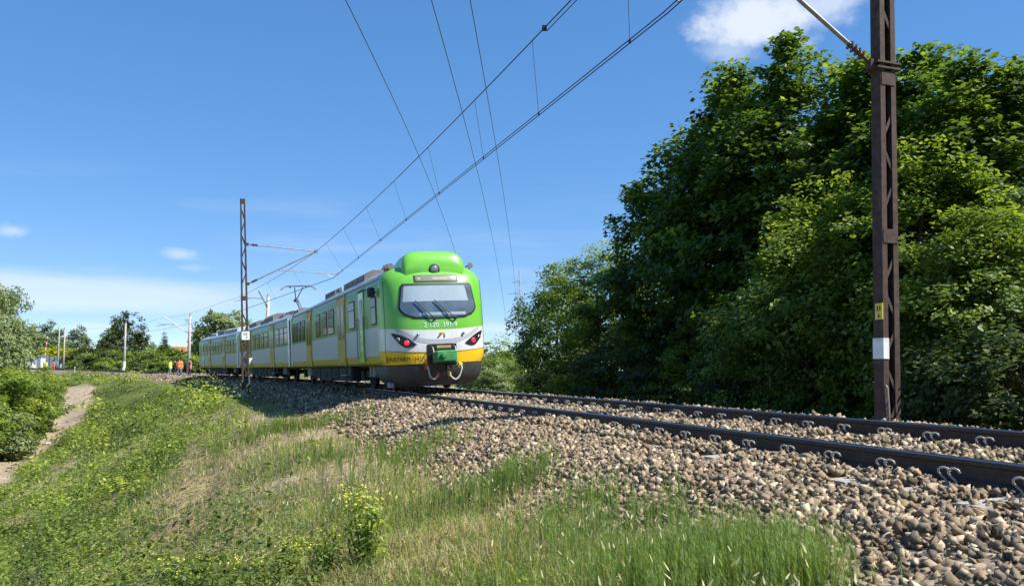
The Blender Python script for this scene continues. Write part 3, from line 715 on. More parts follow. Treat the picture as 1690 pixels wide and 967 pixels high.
for (yy, n_h) in ((-1.08, 3), (1.16, 1)):
    for k in range(n_h):
        hb = MB(); x = -.95 - .18 * k; yk = yy - .03 * k
        hb.tube([(x, yk, 3.15), (x, yk, 3.36)], .02, 6); hb.tube([(x - .25, yk, 3.38), (x - .05, yk, 3.38), (x + .05, yk, 3.38), (x + .1, yk, 3.38)], [.03, .03, .05, .085], 10)
        hb.obj('horn', 'roof_box', train, mtx=FR[0])
for yy in (-1.36, 1.36):
    mb = MB(); mb.tube([nose_p(yy * (nw(z) / 1.43), z, .002) for z in np.linspace(Z0 + .05, 2.95, 16)], .006, 4); mb.obj('panel_seam', 'rubber', train, mtx=FR[0])
mb = MB(); mb.tube([nose_p(y, 1.025 + .045 * y * y, .003) for y in np.linspace(-1.38, 1.38, 40)], .006, 4); mb.obj('panel_seam', 'skirt_grey', train, mtx=FR[0])
# coupler
patch('coupler_recess', *rows(Z0 + .005, 1.235, 5, lambda z: -.40, lambda z: .40, 9), .012, 'black_paint', train)
cp = empty('x'); bpy.data.objects.remove(cp)
cb = MB(); cb.bevbox((.24, 0, .91), (.42, .56, .30), .03); cb.bevbox((.46, .06, .90), (.05, .36, .2), .02); coup = cb.obj('coupler', 'coupler_green', train, mtx=FR[0])
cb = MB(); cb.lathe([(.07, -.02), (.08, .02), (.05, .08)], 12, (.47, -.1, .93), Matrix.Rotation(RAD(90), 3, 'Y')); cb.obj('coupler_cone', 'coupler_green', coup)
cb = MB(); cb.tube([(.16, -.2, 1.14), (.16, -.19, 1.14), (.16, .19, 1.14), (.16, .2, 1.14)], [.03, .055, .055, .03], 12); cb.obj('coupler_cylinder', 'bronze', coup)
for yy in (-.3, .3):
    cb = MB(); cb.tube([(.04, yy, 1.18), (.2, yy, 1.15), (.28, yy, 1.02), (.28, yy, .84)], .016, 6); cb.obj('coupler_bracket', 'steel_grey', coup)
for (ya, yb, c1, c2, dip, bx) in ((-.46, -.19, 'valve_red', 'hose_white', .42, .10), (.42, .10, 'valve_yellow', 'hose_white', .48, .16)):
    hs = MB(); hs.tube(curve([(bx, ya, .70), (bx + .1, ya + .02, .60), (bx + .12, ya + (yb - ya) * .2, .60 - dip * .45), (bx + .13, ya + (yb - ya) * .55, .60 - dip * .62), (bx + .12, ya + (yb - ya) * .9, .60 - dip * .45), (bx + .1, yb, .55 - dip * .12)]), .023, 8)
    ho = hs.obj('air_hose', c2, train, True, FR[0])
    hs = MB(); hs.bevbox((bx, ya, .66), (.1, .1, .16), .02); hs.tube([(bx, ya - .08, .69), (bx, ya + .08, .69)], .018, 6); hs.obj('valve', c1, ho)
    hs = MB(); hs.tube([(bx + .12, yb, .50), (bx + .1, yb, .40)], .04, 8); hs.obj('hose_end', c1 if c1 == 'valve_yellow' else 'valve_red', ho)
hs = MB(); hs.tube([(.3, -.05, .78), (.32, 0.1, .66), (.32, .22, .52), (.28, .3, .40)], .022, 6); hs.tube([(.26, .02, .70), (.3, 0, .5), (.28, .05, .32), (.2, .1, .26)], .03, 7); hs.obj('jumper_cable', 'rubber', train, True, FR[0])
# snow plough / lower apron, reaching back along the sides
pl = MB(); rings = []
for (z, k, bk, tl) in ((Z0 - .02, .985, -.03, -2.0), (.52, .985, -.06, -1.9), (.32, .95, -.16, -1.7), (.15, .84, -.30, -1.45)):
    w = nw(Z0) * k; ring = [Vector((tl, -w, z))] + [Vector((bk + (nose_x(nw(Z0) * u, Z0) if abs(u) < .999 else XS) * .85, w * u, z)) for u in uu[::2]] + [Vector((tl, w, z))]
    rings.append(ring)
pl.loft(rings, closed=False); auto_smooth(pl.obj('front_apron', 'skirt_grey', train, True, FR[0]))
st_ = MB(); st_.bevbox((-.75, -1.22, .22), (.18, .16, .14), .02); st_.obj('apron_step', 'steel_grey', train, mtx=FR[0])

# --- bodies
def body(i):
    L0 = LEN[i]; x0 = XS if i == 0 else -.02; x1 = -L0
    if i == 2: x1 = -L0
    xs = [x0] + [x1]; n = len(HP); rings = []
    prof = [(-y, z) for y, z in HP] + [(y, z) for y, z in HP[::-1][1:]]
    mb = MB(); rings = [[(x, y, z) for y, z in prof] for x in xs]
    mb.loft(rings, True, True, closed=True)
    me = mb.mesh('car_body', 'livery'); me.materials.append(MATS['roof_grey'])
    mi = np.zeros(len(me.polygons), np.int32); cnt = len(prof)
    for f in me.polygons:
        if f.center.z > 3.02 and abs(f.normal.x) < .5: mi[f.index] = 1
    me.polygons.foreach_set('material_index', mi)
    o = bpy.data.objects.new('car_body', me); link(o, train); o.matrix_local = FR[i]; auto_smooth(o, 40)
    o['label'] = ('front car body with driver cab side', 'middle car body carrying the pantograph', 'rear car body at the far end')[i]
    return o
YS = -1.43
def rrect(x0, x1, z0, z1, r, n=4):
    pts = []
    for cx, cz, a0 in ((x1 - r, z1 - r, 0), (x0 + r, z1 - r, 90), (x0 + r, z0 + r, 180), (x1 - r, z0 + r, 270)):
        for k in range(n): a = RAD(a0 + 90 * k / (n - 1)); pts.append((cx + r * math.cos(a), cz + r * math.sin(a)))
    return pts
def slab(pts, y0, y1):
    mb = MB(); mb.loft([[(x, y1, z) for x, z in pts], [(x, y0, z) for x, z in pts]], True, True); return mb
def side_window(i, x, w, z0=1.86, z1=2.72, parts=True):
    o = slab(rrect(x - w / 2, x + w / 2, z0, z1, .09), YS - .012, YS + .02).obj('window', 'rubber', train, mtx=FR[i])
    slab(rrect(x - w / 2 + .045, x + w / 2 - .045, z0 + .045, z1 - .30, .05), YS - .020, YS).obj('pane', 'glass_side', o)
    slab(rrect(x - w / 2 + .045, x + w / 2 - .045, z1 - .27, z1 - .045, .04), YS - .020, YS).obj('vent_pane', 'glass_side', o)
def double_door(i, x, w=1.35):
    o = slab(rrect(x - w / 2 - .05, x + w / 2 + .05, Z0 + .04, 2.99, .05), YS - .010, YS + .02).obj('door', 'door_yellow', train, mtx=FR[i])
    for sg in (-1, 1):
        a, b = (x - w / 2, x - .012) if sg < 0 else (x + .012, x + w / 2)
        lf = slab(rrect(a, b, Z0 + .07, 2.86, .03), YS - .028, YS).obj('door_leaf', 'door_yellow', o)
        slab(rrect(a + .11, b - .11, 1.62, 2.70, .08), YS - .034, YS - .01).obj('pane', 'glass_side', o)
    mb = MB(); mb.box((x, YS - .012, 1.8), (.022, .03, 2.1)); mb.obj('door_seal', 'rubber', o)
    mb = MB(); mb.box((x, YS - .03, 3.015), (w + .2, .06, .03)); mb.obj('rain_strip', 'steel_grey', o)
    st = MB(); st.box((x, YS + .12, .46), (w * .8, .22, .03)); st.box((x - w * .35, YS + .14, .6), (.03, .05, .3)); st.box((x + w * .35, YS + .14, .6), (.03, .05, .3)); st.obj('door_step', 'steel_grey', o)
def bogie(i, x):
    b = MB(); b.box((x, -.98, .48), (2.9, .12, .2)); b.box((x, .98, .48), (2.9, .12, .2)); b.box((x, 0, .5), (.5, 1.9, .22))
    o = b.obj('bogie', 'under_dark', train, mtx=FR[i])
    for dx in (-1.35, 1.35):
        for yy in (-.75, .75):
            w = MB(); w.lathe([(.46, -.075), (.50, -.04), (.49, .06), (.36, .065), (.34, .03), (.1, .04), (.1, .09)], 20, (x + dx, yy, .50), Matrix.Rotation(RAD(90 if yy < 0 else -90), 3, 'X')); w.obj('wheel', 'under_dark', o)
        a = MB(); a.bevbox((x + dx, -1.06, .46), (.32, .16, .30), .04); a.obj('axle_box', 'under_dark', o)
    for dx in (-.25, .25):
        a = MB(); a.tube([(x + dx, -1.04, .42), (x + dx, -1.04, .72)], .09, 8); a.obj('spring', 'steel_grey', o)
def under_box(i, x0, x1, z0, z1, mt='under_dark'):
    b = MB(); b.bevbox(((x0 + x1) / 2, -.75, (z0 + z1) / 2), (abs(x1 - x0), 1.1, z1 - z0), .04); b.box(((x0 + x1) / 2, -1.31, (z0 + z1) / 2), (abs(x1 - x0) * .3, .02, (z1 - z0) * .5)); b.obj('underfloor_box', mt, train, mtx=FR[i])
for i in range(3): body(i)
# cab side: window, narrow crew door, mirror
side_window(0, -1.55, .62, 1.85, 2.62)
cd = slab(rrect(-3.6, -2.9, Z0 + .12, 2.86, .04), YS - .022, YS).obj('crew_door', 'train_green', train, mtx=FR[0])
slab(rrect(-3.48, -3.02, 1.78, 2.66, .06), YS - .03, YS).obj('pane', 'glass_side', cd)
for xx in (-3.72, -2.80):
    mb = MB(); mb.tube([(xx, YS - .03, .95), (xx, YS - .06, 1.0), (xx, YS - .06, 2.1), (xx, YS - .03, 2.15)], .017, 6); mb.obj('grab_rail', 'steel_grey', cd)
mb = MB(); mb.box((-3.25, YS - .02, 2.93), (1.0, .05, .03)); mb.obj('rain_strip', 'steel_grey', cd)
mb = MB(); mb.bevbox((-1.22, YS - .13, 2.72), (.10, .2, .26), .03); mb.tube([(-1.22, YS, 2.72), (-1.22, YS - .06, 2.72)], .02, 5); mb.obj('mirror', 'rubber', train, mtx=FR[0])
side_window(0, -4.75, .95)
for x in (-6.6, -14.1): double_door(0, x)
for x in (-8.6, -10.1, -11.65): side_window(0, x, 1.15)
for x in (-15.7, -16.9, -18.1, -19.2): side_window(0, x, .85)
for x in (-5.4, -14.4): double_door(1, x)
for x in (-.95, -2.15, -3.5): side_window(1, x, .95)
for x in (-7.3, -8.9, -10.6, -12.3): side_window(1, x, 1.15)
for x in (-16.2, -17.6, -18.9): side_window(1, x, 1.0)
for x in (-6.2, -13.6): double_door(2, x)
for x in (-.95, -2.2, -3.5, -4.7): side_window(2, x, .95)
for x in (-7.9, -9.3, -10.7, -12.0): side_window(2, x, 1.1)
for x in (-15.4, ): side_window(2, x, 1.0)
cd = slab(rrect(-17.6, -16.9, Z0 + .12, 2.86, .04), YS - .022, YS).obj('crew_door', 'train_green', train, mtx=FR[2])
slab(rrect(-17.48, -17.02, 1.78, 2.66, .06), YS - .03, YS).obj('pane', 'glass_side', cd)
# silver panels next to the car joints and bellows between cars
for i, x in ((0, -20.0), (1, -.25), (1, -19.85), (2, -.25)):
    mb = MB(); mb.box((x if i != 0 else -LEN[0] + .25, YS - .004, 1.95), (.42, .02, 2.3)); mb.obj('end_panel', 'train_white', train, mtx=FR[i])
for i in (1, 2):
    mb = MB()
    for k in range(5):
        x = .02 + .115 * k; mb.box((x, 0, 2.0), (.06, 2.5, 2.5)); mb.box((x + .055, 0, 2.0), (.06, 2.36, 2.4))
    mb.obj('gangway_bellows', 'rubber', train, mtx=FR[i])
for i in range(3):
    for x in (-3.6, -LEN[i] + 3.4): bogie(i, x)
    for (a, b, z0, z1) in ((-5.9, -8.1, .26, .72), (-8.3, -9.5, .32, .73), (-9.7, -12.2, .24, .72), (-12.4, -14.4, .30, .72)): under_box(i, a, b, z0, z1)
    mb = MB(); mb.box((-LEN[i] / 2 - (.4 if i == 0 else 0), 0, .70), (LEN[i] - (2.2 if i == 0 else .4), 2.1, .07)); mb.obj('underframe', 'under_dark', train, mtx=FR[i])
    # cantrail gutter
    mb = MB(); mb.box((-LEN[i] / 2 - (.5 if i == 0 else 0), -1.385, 3.075), (LEN[i] - (1.1 if i == 0 else .1), .035, .03)); mb.obj('gutter', 'roof_box_light', train, mtx=FR[i])
# ribbed light roof stays; boxes on top
def roof_unit(i, x0, x1, w, z1, mat='roof_box', vents=4):
    b = MB(); xm = (x0 + x1) / 2; Lx = abs(x1 - x0)
    prof = [(-w, 3.30), (-w, 3.42 + (z1 - 3.42) * .5), (-w * .72, z1), (w * .72, z1), (w, 3.42 + (z1 - 3.42) * .5), (w, 3.30)]
    b.loft([[(x, y, z) for y, z in prof] for x in (max(x0, x1), min(x0, x1))], True, True); o = b.obj('roof_unit', mat, train, mtx=FR[i])
    for k in range(vents):
        v = MB(); x = xm + Lx * (-.38 + .76 * k / max(1, vents - 1)); v.box((x, -w - .006, 3.42 + (z1 - 3.42) * .22), (Lx / vents * .6, .015, (z1 - 3.42) * .4)); v.obj('vent', 'black_paint', o)
roof_unit(0, -5.0, -8.6, .95, 3.72); roof_unit(0, -9.0, -9.9, .95, 3.66, 'roof_box_light', 1); roof_unit(0, -10.2, -12.4, 1.0, 3.66)
roof_unit(1, -8.0, -11.5, .95, 3.78, 'roof_box'); roof_unit(1, -12.5, -14.0, .8, 3.66); roof_unit(1, -15.0, -18.6, .9, 3.74, 'roof_box', 6); roof_unit(1, -1.1, -2.2, .8, 3.64, 'roof_box', 2)
roof_unit(2, -3.0, -8.5, .95, 3.70, 'roof_box_light'); roof_unit(2, -9.2, -12.5, .9, 3.80); roof_unit(2, -13.5, -16.5, .9, 3.66, 'roof_box_light')
for x in (-6.9, -7.5, -4.0):
    for yy in (-.6, .6):
        b = MB(); b.lathe([(.05, 3.38), (.09, 3.42), (.05, 3.46), (.09, 3.50), (.05, 3.54), (.04, 3.60)], 10, (x, yy, 0)); b.obj('roof_insulator', 'insulator', train, mtx=FR[1])
# pantograph, single arm, raised to the wire
px = -5.2; PZ = 5.06
b = MB()
for yy in (-.5, .5): b.box((px, yy, 3.63), (2.0, .08, .07))
for dx in (-.9, 0, .9): b.box((px + dx, 0, 3.66), (.08, 1.1, .06))
pan = b.obj('pantograph', 'roof_box', train, mtx=FR[1])
b = MB(); b.tube([(px + .5, 0, 3.70), (px - .75, 0, 4.35)], .05, 6); b.tube([(px + .2, .18, 3.70), (px - .7, .12, 4.30)], .025, 5); b.obj('lower_arm', 'roof_box', pan)
b = MB(); b.tube([(px - .8, 0, 4.32), (px + .15, .22, PZ - .10)], .03, 6); b.tube([(px - .8, 0, 4.32), (px + .15, -.22, PZ - .10)], .03, 6); b.lathe([(.09, -.12), (.09, .12)], 8, (px - .78, 0, 4.33), Matrix.Rotation(RAD(90), 3, 'X')); b.obj('upper_arm', 'roof_box', pan)
b = MB()
for dx in (-.12, .22): b.tube([(px + dx, -.95, PZ - .22), (px + dx, -.78, PZ - .08), (px + dx, -.6, PZ - .01), (px + dx, .6, PZ - .01), (px + dx, .78, PZ - .08), (px + dx, .95, PZ - .22)], .026, 6)
for yy in (-.42, .42): b.box((px + .05, yy, PZ - .06), (.4, .05, .10))
b.obj('collector_head', 'roof_box', pan)
# ------------------------------------------------------------------ lattice masts
def channel(mb, y, H, facing, base=0., web=.2, fl=.075, taper=0.):
    """steel channel standing upright: web across x at y, flanges pointing inward"""
    t = .012
    for k, z0, z1 in ((0, base, H),):
        zc, h = (z0 + z1) / 2, z1 - z0
        mb.box((0, y, zc), (web, t, h))
        for sx in (-1, 1): mb.box((sx * (web / 2 - t / 2), y + facing * (fl / 2 + t / 2), zc), (t, fl, h))
def tapered(mb, H, top):
    mb.v = [(x, y * (1 - (1 - top) * max(0, z) / H), z) for x, y, z in mb.v]; return mb
def lattice_mast(s, p, zb, H, half, lean, label, top=.75, web=.2, step=.52, plates=(2.9, 4.75)):
    """columns stand across the track direction; x along the track, y across"""
    root = empty('lattice_mast', mat=frame(s, p, zb) @ Matrix.Rotation(lean, 4, 'X')); tag(root, label, 'mast', 'lattice masts of the overhead line')
    for sy in (1, -1):
        mb = MB(); channel(mb, sy * half, H, -sy, web=web, fl=.075 * web / .2); tapered(mb, H, top); mb.obj('column', 'mast_rust', root)
    z = .25; k = 0; n = 0
    while z < H - .6:
        if all(abs(z + step / 2 - q) > .42 for q in plates):
            for sx in (-1, 1):
                a, b = (half, -half) if (k % 2 == 0) else (-half, half)
                ta, tb = 1 - (1 - top) * z / H, 1 - (1 - top) * (z + step) / H
                m = MB(); v0 = Vector((sx * (web / 2 - .018), a * ta * .9, z)); v1 = Vector((sx * (web / 2 - .018), b * tb * .9, z + step)); d = (v1 - v0).normalized(); w = d.cross(Vector((1, 0, 0))) * .022
                th = Vector((.004, 0, 0)); m.add([v0 - w - th, v0 + w - th, v1 + w - th, v1 - w - th, v0 - w + th, v0 + w + th, v1 + w + th, v1 - w + th], [(0, 1, 2, 3), (7, 6, 5, 4), (0, 4, 5, 1), (1, 5, 6, 2), (2, 6, 7, 3), (3, 7, 4, 0)])
                m.obj('lacing_bar', 'mast_rust', root)
        z += step; k += 1
    for q in plates + (H - .12,):
        for sx in (-1, 1):
            m = MB(); m.box((sx * (web / 2 + .004), 0, q), (.010, 2 * half * (1 - (1 - top) * q / H) - .02, .20)); m.obj('batten_plate', 'mast_rust', root)
    m = MB(); m.bevbox((0, 0, -.25), (.75, 2 * half + .45, .62), .06); m.obj('foundation', 'concrete', root)
    return root
MR_S, MR_P, MR_Z = 4.18, -3.34, -.58
mastR = lattice_mast(MR_S, MR_P, MR_Z, 9.6, .135, RAD(1.7), 'rusty brown lattice mast in front of the tall trees, nearest the camera', top=.9, plates=(3.05, 5.35, 7.6))
ML_S, ML_P, ML_Z = 37.6, 3.35, -.62
mastL = lattice_mast(ML_S, ML_P, ML_Z, 9.35, .17, RAD(-2.4), 'thin rusty lattice mast standing before the train near its middle', top=.62, step=.62, plates=(4.6,))
# plates and tags on the right mast: column +y is the near (left in view) one, its camera side is -x
yl = .135
m = MB(); m.box((-.03, yl + .014, 1.98), (.15, .012, .23)); pl_ = m.obj('number_plate', 'yellow_plate', mastR)
m = MB()
for (xx, zz, w, h) in ((-.055, 2.02, .018, .07), (-.005, 2.02, .018, .07), (-.03, 1.915, .025, .045)): m.box((xx, yl + .0225, zz), (w, .005, h))
m.obj('plate_figures', 'black_paint', pl_)
m = MB(); m.box((0, yl + .010, 1.46), (.206, .012, .29)); m.box((-.104, yl - .035, 1.46), (.012, .095, .29)); m.obj('paint_band', 'white_paint', mastR)
m = MB(); m.tube([(-.11, yl - .02, .95), (-.13, yl - .03, .92), (-.13, yl - .055, .6), (-.13, yl - .05, .0)], .009, 6); m.obj('earth_cable', 'hose_white', mastR)
# left mast: boards
def board(root, name, x, y, z, w, h, mat='white_paint'):
    m = MB(); m.box((x, y, z), (.012, w, h)); return m.obj(name, mat, root)
bd = board(mastL, 'sign_board', -.13, -.02, 2.83, .36, .40)
vs, fs = text_mesh('000', .10)
m = MB()
for (yy, zz, w, h) in ((.04, 2.93, .20, .04), (.02, 2.86, .16, .025), (-.02, 2.75, .06, .08)): m.box((-.1385, -.02 + yy - .03, zz), (.004, w, h))
m.obj('sign_marks', 'steel_grey', bd)
m = MB(); T_ = [(.22, 1.78), (-.36, 1.78), (-.12, 1.36)]; m.add([(.13, y, z) for y, z in T_] + [(.142, y, z) for y, z in T_], [(0, 1, 2), (5, 4, 3), (0, 3, 4, 1), (1, 4, 5, 2), (2, 5, 3, 0)]); m.obj('triangle_board', 'white_paint', mastL)
m = MB(); m.box((-.105, -.155, .75), (.012, .075, .42)); m.obj('paint_band', 'white_paint', mastL)
m = MB(); m.tube([(-.38, .18, -.1), (-.36, .16, .3)], [.10, .13], 8); m.obj('marker_stone', 'concrete', mastL)

# ------------------------------------------------------------------ overhead line geometry
def W3(s, p, z): return TP(s, p, z)
ZC = 5.1
SUP = [(-33.0, .25, 7.0), (MR_S, -.18, 7.1), (ML_S, -.62, 6.38), (76., -.1, 6.5), (110., -.3, 6.6), (150., 0, 6.6), (190, -.2, 6.6)]
CZ = [5.4, 5.5, 5.1, 5.15, 5.2, 5.2, 5.2]
def span(s, which):
    """carrying ('m') or contact ('c') wire: straight in plan between supports, the carrying wire sagging"""
    for k in range(len(SUP) - 1):
        a, b = SUP[k], SUP[k + 1]
        if a[0] <= s <= b[0]:
            t = (s - a[0]) / (b[0] - a[0])
            if which == 'm':
                A, B = TP(a[0], .22 if k == 2 else a[1], a[2]), TP(b[0], .22 if k + 1 == 2 else b[1], b[2]); v = A.lerp(B, t); v.z -= 4 * t * (1 - t) * ((b[0] - a[0]) / 33) ** 2 * .25; return v
            return TP(a[0], a[1], CZ[k]).lerp(TP(b[0], b[1], CZ[k + 1]), t)
ol = empty('overhead_line', W3(20, -.3, ZC)); tag(ol, 'overhead contact line with carrying wire and droppers above the track', 'overhead line')
OI = Matrix.Translation(-W3(20, -.3, ZC))
S = np.concatenate([np.arange(-33, 120, 1.5), np.arange(120, 189, 4)])
m = MB(); m.tube([OI @ span(s, 'm') for s in S], .012, 5); m.obj('carrying_wire', 'wire', ol)
for dy in (-.035, .035):
    m = MB(); m.tube([OI @ (span(s, 'c') + Vector((dy, 0, 0))) for s in S], .009, 5); m.obj('contact_wire', 'wire', ol)
for s in (-12, -5.5, 0.2, 5.6, 9.4, 12.9, 16.9, 21.0, 25.3, 30.0, 34.5, 44, 52, 60, 68, 84, 94, 102):
    m = MB(); m.tube([OI @ span(s, 'c'), OI @ span(s, 'm')], .0045, 4); m.obj('dropper', 'wire', ol)
    m = MB(); m.box(OI @ span(s, 'c'), (.03, .08, .05)); m.obj('dropper_clamp', 'wire', ol)
# jumper beside the carrying wire near the right mast
m = MB(); m.tube([OI @ (span(s, 'm') + Vector((.05, 0, -.05))) for s in np.arange(-4, 9.2, .8)], .009, 5); m.box(OI @ span(8.8, 'm'), (.09, .14, .06)); m.obj('jumper_wire', 'wire', ol)

def insulator_on(mb, a, b, r0=.035, r1=.075, n=4):
    a, b = Vector(a), Vector(b); d = b - a; pts = []; rr = []
    for k in range(n):
        for f, r in ((0, r0), (.35, r1), (.5, r1), (.6, r0)): pts.append(a + d * ((k + f) / n)); rr.append(r)
    pts.append(b); rr.append(r0); mb.tube(pts, rr, 10)
def cantilever(root, mast_s, sgn, zlow, zup, reach, contact_y, contact_z, r=.032):
    """tubes from the mast out over the track: strut, top tie and registration arm. Local to the mast, sgn = side of the track"""
    I = root.matrix_world.inverted()
    def Lp(p, z, s=mast_s): return I @ TP(s, p, z)
    root_p = MR_P if sgn < 0 else ML_P
    y0 = root_p - sgn * .12
    hw_ = .135 if sgn < 0 else .13
    zb_ = MR_Z if sgn < 0 else ML_Z
    low = Vector((0, -sgn * (hw_ + .06), zlow - zb_)); upp = Vector((0, -sgn * (hw_ + .05), zup - zb_)); tip = Lp(reach, SUPZ)
    m = MB(); m.tube([low + (tip - low) * .12, tip], r, 8); st = m.obj('cantilever_strut', 'steel_grey', root)
    m = MB(); insulator_on(m, low + (tip - low) * .05, low + (tip - low) * .13); m.obj('insulator', 'insulator', st)
    m = MB(); m.tube([low, low + (tip - low) * .06], .022, 6); m.box(low, (.10, .12, .14)); m.obj('hinge', 'mast_rust', st)
    m = MB(); m.tube([upp + (tip - upp) * .14, tip], r * .75, 8); ti = m.obj('top_tie', 'steel_grey', root)
    m = MB(); insulator_on(m, upp + (tip - upp) * .06, upp + (tip - upp) * .15); m.obj('insulator', 'insulator', ti)
    m = MB(); m.tube([upp, upp + (tip - upp) * .07], .018, 6); m.box(upp, (.10, .12, .14)); m.obj('hinge', 'mast_rust', ti)
    m = MB(); m.box(tip, (.10, .14, .16)); m.obj('wire_clamp', 'steel_grey', st)
    a = low + (tip - low) * .42; b = Lp(contact_y - sgn * .25, contact_z + .22); c = Lp(contact_y, contact_z + .02)
    m = MB(); m.tube([a, b], r * .6, 7); m.tube([Lp(contact_y + sgn * .9, contact_z + .20), Lp(contact_y + sgn * .3, contact_z + .18), c], .014, 6); ra = m.obj('registration_arm', 'steel_grey', root)
    m = MB(); m.box(b, (.05, .05, .12)); m.obj('arm_clamp', 'steel_grey', ra)
bpy.context.view_layer.update()
SUPZ = 6.38; cantilever(mastL, ML_S, 1, 4.66, 6.55, .22, -.62, 5.1)
SUPZ = 7.1; cantilever(mastR, MR_S, -1, 4.98, 7.3, -.18, -.18, 5.5)
m = MB()
for zz in (4.92, 5.0): m.box((0, 0, zz - MR_Z), (.27, .40, .03))
m.obj('mast_clamp', 'mast_rust', mastR)

# ------------------------------------------------------------------ concrete poles further off
def concrete_pole(px, Y, ytop, label, r=.17, base=None, arm=None):
    g = at(px, Y); 
    if base is not None: g.z = base
    H = zpix(ytop, Y) - g.z
    root = empty('concrete_pole', g); tag(root, label, 'pole', 'concrete poles along the line')
    m = MB(); m.tube([(0, 0, -.3), (0, 0, H * .5), (0, 0, H)], [r * 1.25, r, r * .75], 10); m.obj('shaft', 'pole_concrete', root, True)
    m = MB(); m.tube([(0, 0, H), (0, 0, H + .12), (0, 0, H + .35)], [r * .8, r * .5, .02], 8); m.obj('cap', 'steel_grey', root)
    return root, H
poles = {}
s3, p3 = 104., -3.1
poles['a'] = concrete_pole(313, 101, 521, 'concrete pole with slanting bracket standing just behind the far end of the train', .17)
poles['b'] = concrete_pole(207, 138, 534, 'concrete pole in front of the dark rounded tree', .17)
poles['c'] = concrete_pole(107, 172, 543, 'right one of two poles beside the level crossing', .16)
poles['d'] = concrete_pole(98, 176, 540, 'taller pale left one of two poles beside the level crossing', .12)
poles['e'] = concrete_pole(441, 74, 490, 'concrete pole rising behind the roof of the middle car', .17)
for key, zz, (tx, ty), drop in (('a', 551, (270, 523), True), ('e', 508, (425, 480), False)):
    root, H = poles[key]; Y = root.location.y; 
    b0 = Vector((0, 0, zpix(zz, Y) - root.location.z)); xt = (tx - 845) / 1450 * (Y - 1.2); tip = Vector((xt - root.location.x, -1.2, zpix(ty, Y - 1.2) - root.location.z))
    m = MB(); m.tube([b0, tip], .05, 6); ar = m.obj('bracket_arm', 'steel_grey', root)
    m = MB(); m.tube([b0 + (tip - b0) * .55, b0 + (tip - b0) * .55 + Vector((-1.9, -.2, .05))], .03, 6); m.tube([b0 + (tip - b0) * .55 + Vector((-.9, -.2, .02)), b0 + (tip - b0) * .55 + Vector((-2.2, -.2, -.22))], .025, 6); m.obj('registration_arm', 'steel_grey', ar)
    m = MB(); insulator_on(m, b0 + (tip - b0) * .06, b0 + (tip - b0) * .2, .04, .09); m.obj('insulator', 'insulator', ar)
root, H = poles['a']
m = MB(); m.tube([(-.6, 0, H - .5), (.25, 0, H - .5)], .04, 6); m.tube([(-.5, 0, H - .75), (.2, 0, H - .75)], .03, 6); m.obj('cross_arm', 'steel_grey', root)
root, H = poles['b']
m = MB(); m.tube([(-1.1, 0, H * .62), (0, 0, H * .64)], .035, 6); m.tube([(-1.1, 0, H * .68), (0, 0, H * .68)], .03, 6); m.obj('cross_arm', 'steel_grey', root)
m = MB(); m.tube([(0, 0, .9), (0, 0, 1.9)], .215, 10); m.obj('paint_band', 'white_paint', root)
m = MB(); m.box((0, -.2, .45), (.3, .3, .9)); m.obj('cable_box', 'white_paint', root)

# ------------------------------------------------------------------ high-voltage line crossing overhead
YP = 270.
pg = at(857, YP); root = empty('power_pylon', pg); tag(root, 'faint far power pylon at the left edge of the tall trees', 'pylon')
HPY = zpix(447, YP) - pg.z
m = MB(); w0, w1 = 1.9, .45
cor = [(-1, -1), (1, -1), (1, 1), (-1, 1)]
for (a, b) in cor: m.tube([(a * w0, b * w0, 0), (a * w1, b * w1, HPY * .72), (a * .12, b * .12, HPY)], .09, 4)
m.obj('leg_frame', 'pylon_steel_hazed', root)
m = MB(); zs = [HPY * f for f in (0, .16, .30, .42, .52, .61, .69, .77, .85, .93)]
def wz(z): return w0 + (w1 - w0) * min(1, z / (HPY * .72)) if z < HPY * .72 else w1 + (.12 - w1) * (z - HPY * .72) / (HPY * .28)
for k in range(len(zs) - 1):
    for q in range(4):
        a, b = cor[q], cor[(q + 1) % 4]; za, zb2 = zs[k], zs[k + 1]; m.tube([(a[0] * wz(za), a[1] * wz(za), za), (b[0] * wz(zb2), b[1] * wz(zb2), zb2)], .05, 3)
m.obj('bracing', 'pylon_steel_hazed', root)
arms = []
for (f, w) in ((.80, 3.6), (.90, 2.6)):
    m = MB(); z = HPY * f
    m.tube([(-w, 0, z), (0, 0, z + .5), (w, 0, z)], .07, 4); m.tube([(-w, 0, z), (w, 0, z)], .07, 4); m.obj('cross_arm', 'pylon_steel_hazed', root)
def power_wire(pts, label):
    """pts: (photo column, photo row, depth) of three points on the span; a parabola is passed through them and on overhead"""
    P = [Vector(((x - 845) / 1450 * Y, Y, zpix(y, Y))) for x, y, Y in pts]
    Ys = [p.y for p in P]; cx = np.polyfit(Ys, [p.x for p in P], 1); cz = np.polyfit(Ys, [p.z for p in P], 2)
    m = MB(); base = Vector((float(np.polyval(cx, 60)), 60., float(np.polyval(cz, 60))))
    m.tube([Vector((float(np.polyval(cx, y)), y, float(np.polyval(cz, y)))) - base for y in np.linspace(-60, YP, 60)], .022, 5)
    o = m.obj('power_line', 'wire'); o.location = base; tag(o, label, 'power line', 'high-voltage conductors overhead'); return o
power_wire(((567, 0, 37), (697, 290, 76), (755, 425, 122)), 'leftmost of three power lines high above the train')
power_wire(((715, 0, 37), (790, 320, 84), (828, 470, 150)), 'middle of three power lines high above the train')
power_wire(((777, 0, 37), (820, 270, 74), (848, 448, 150)), 'rightmost of three power lines high above the train')

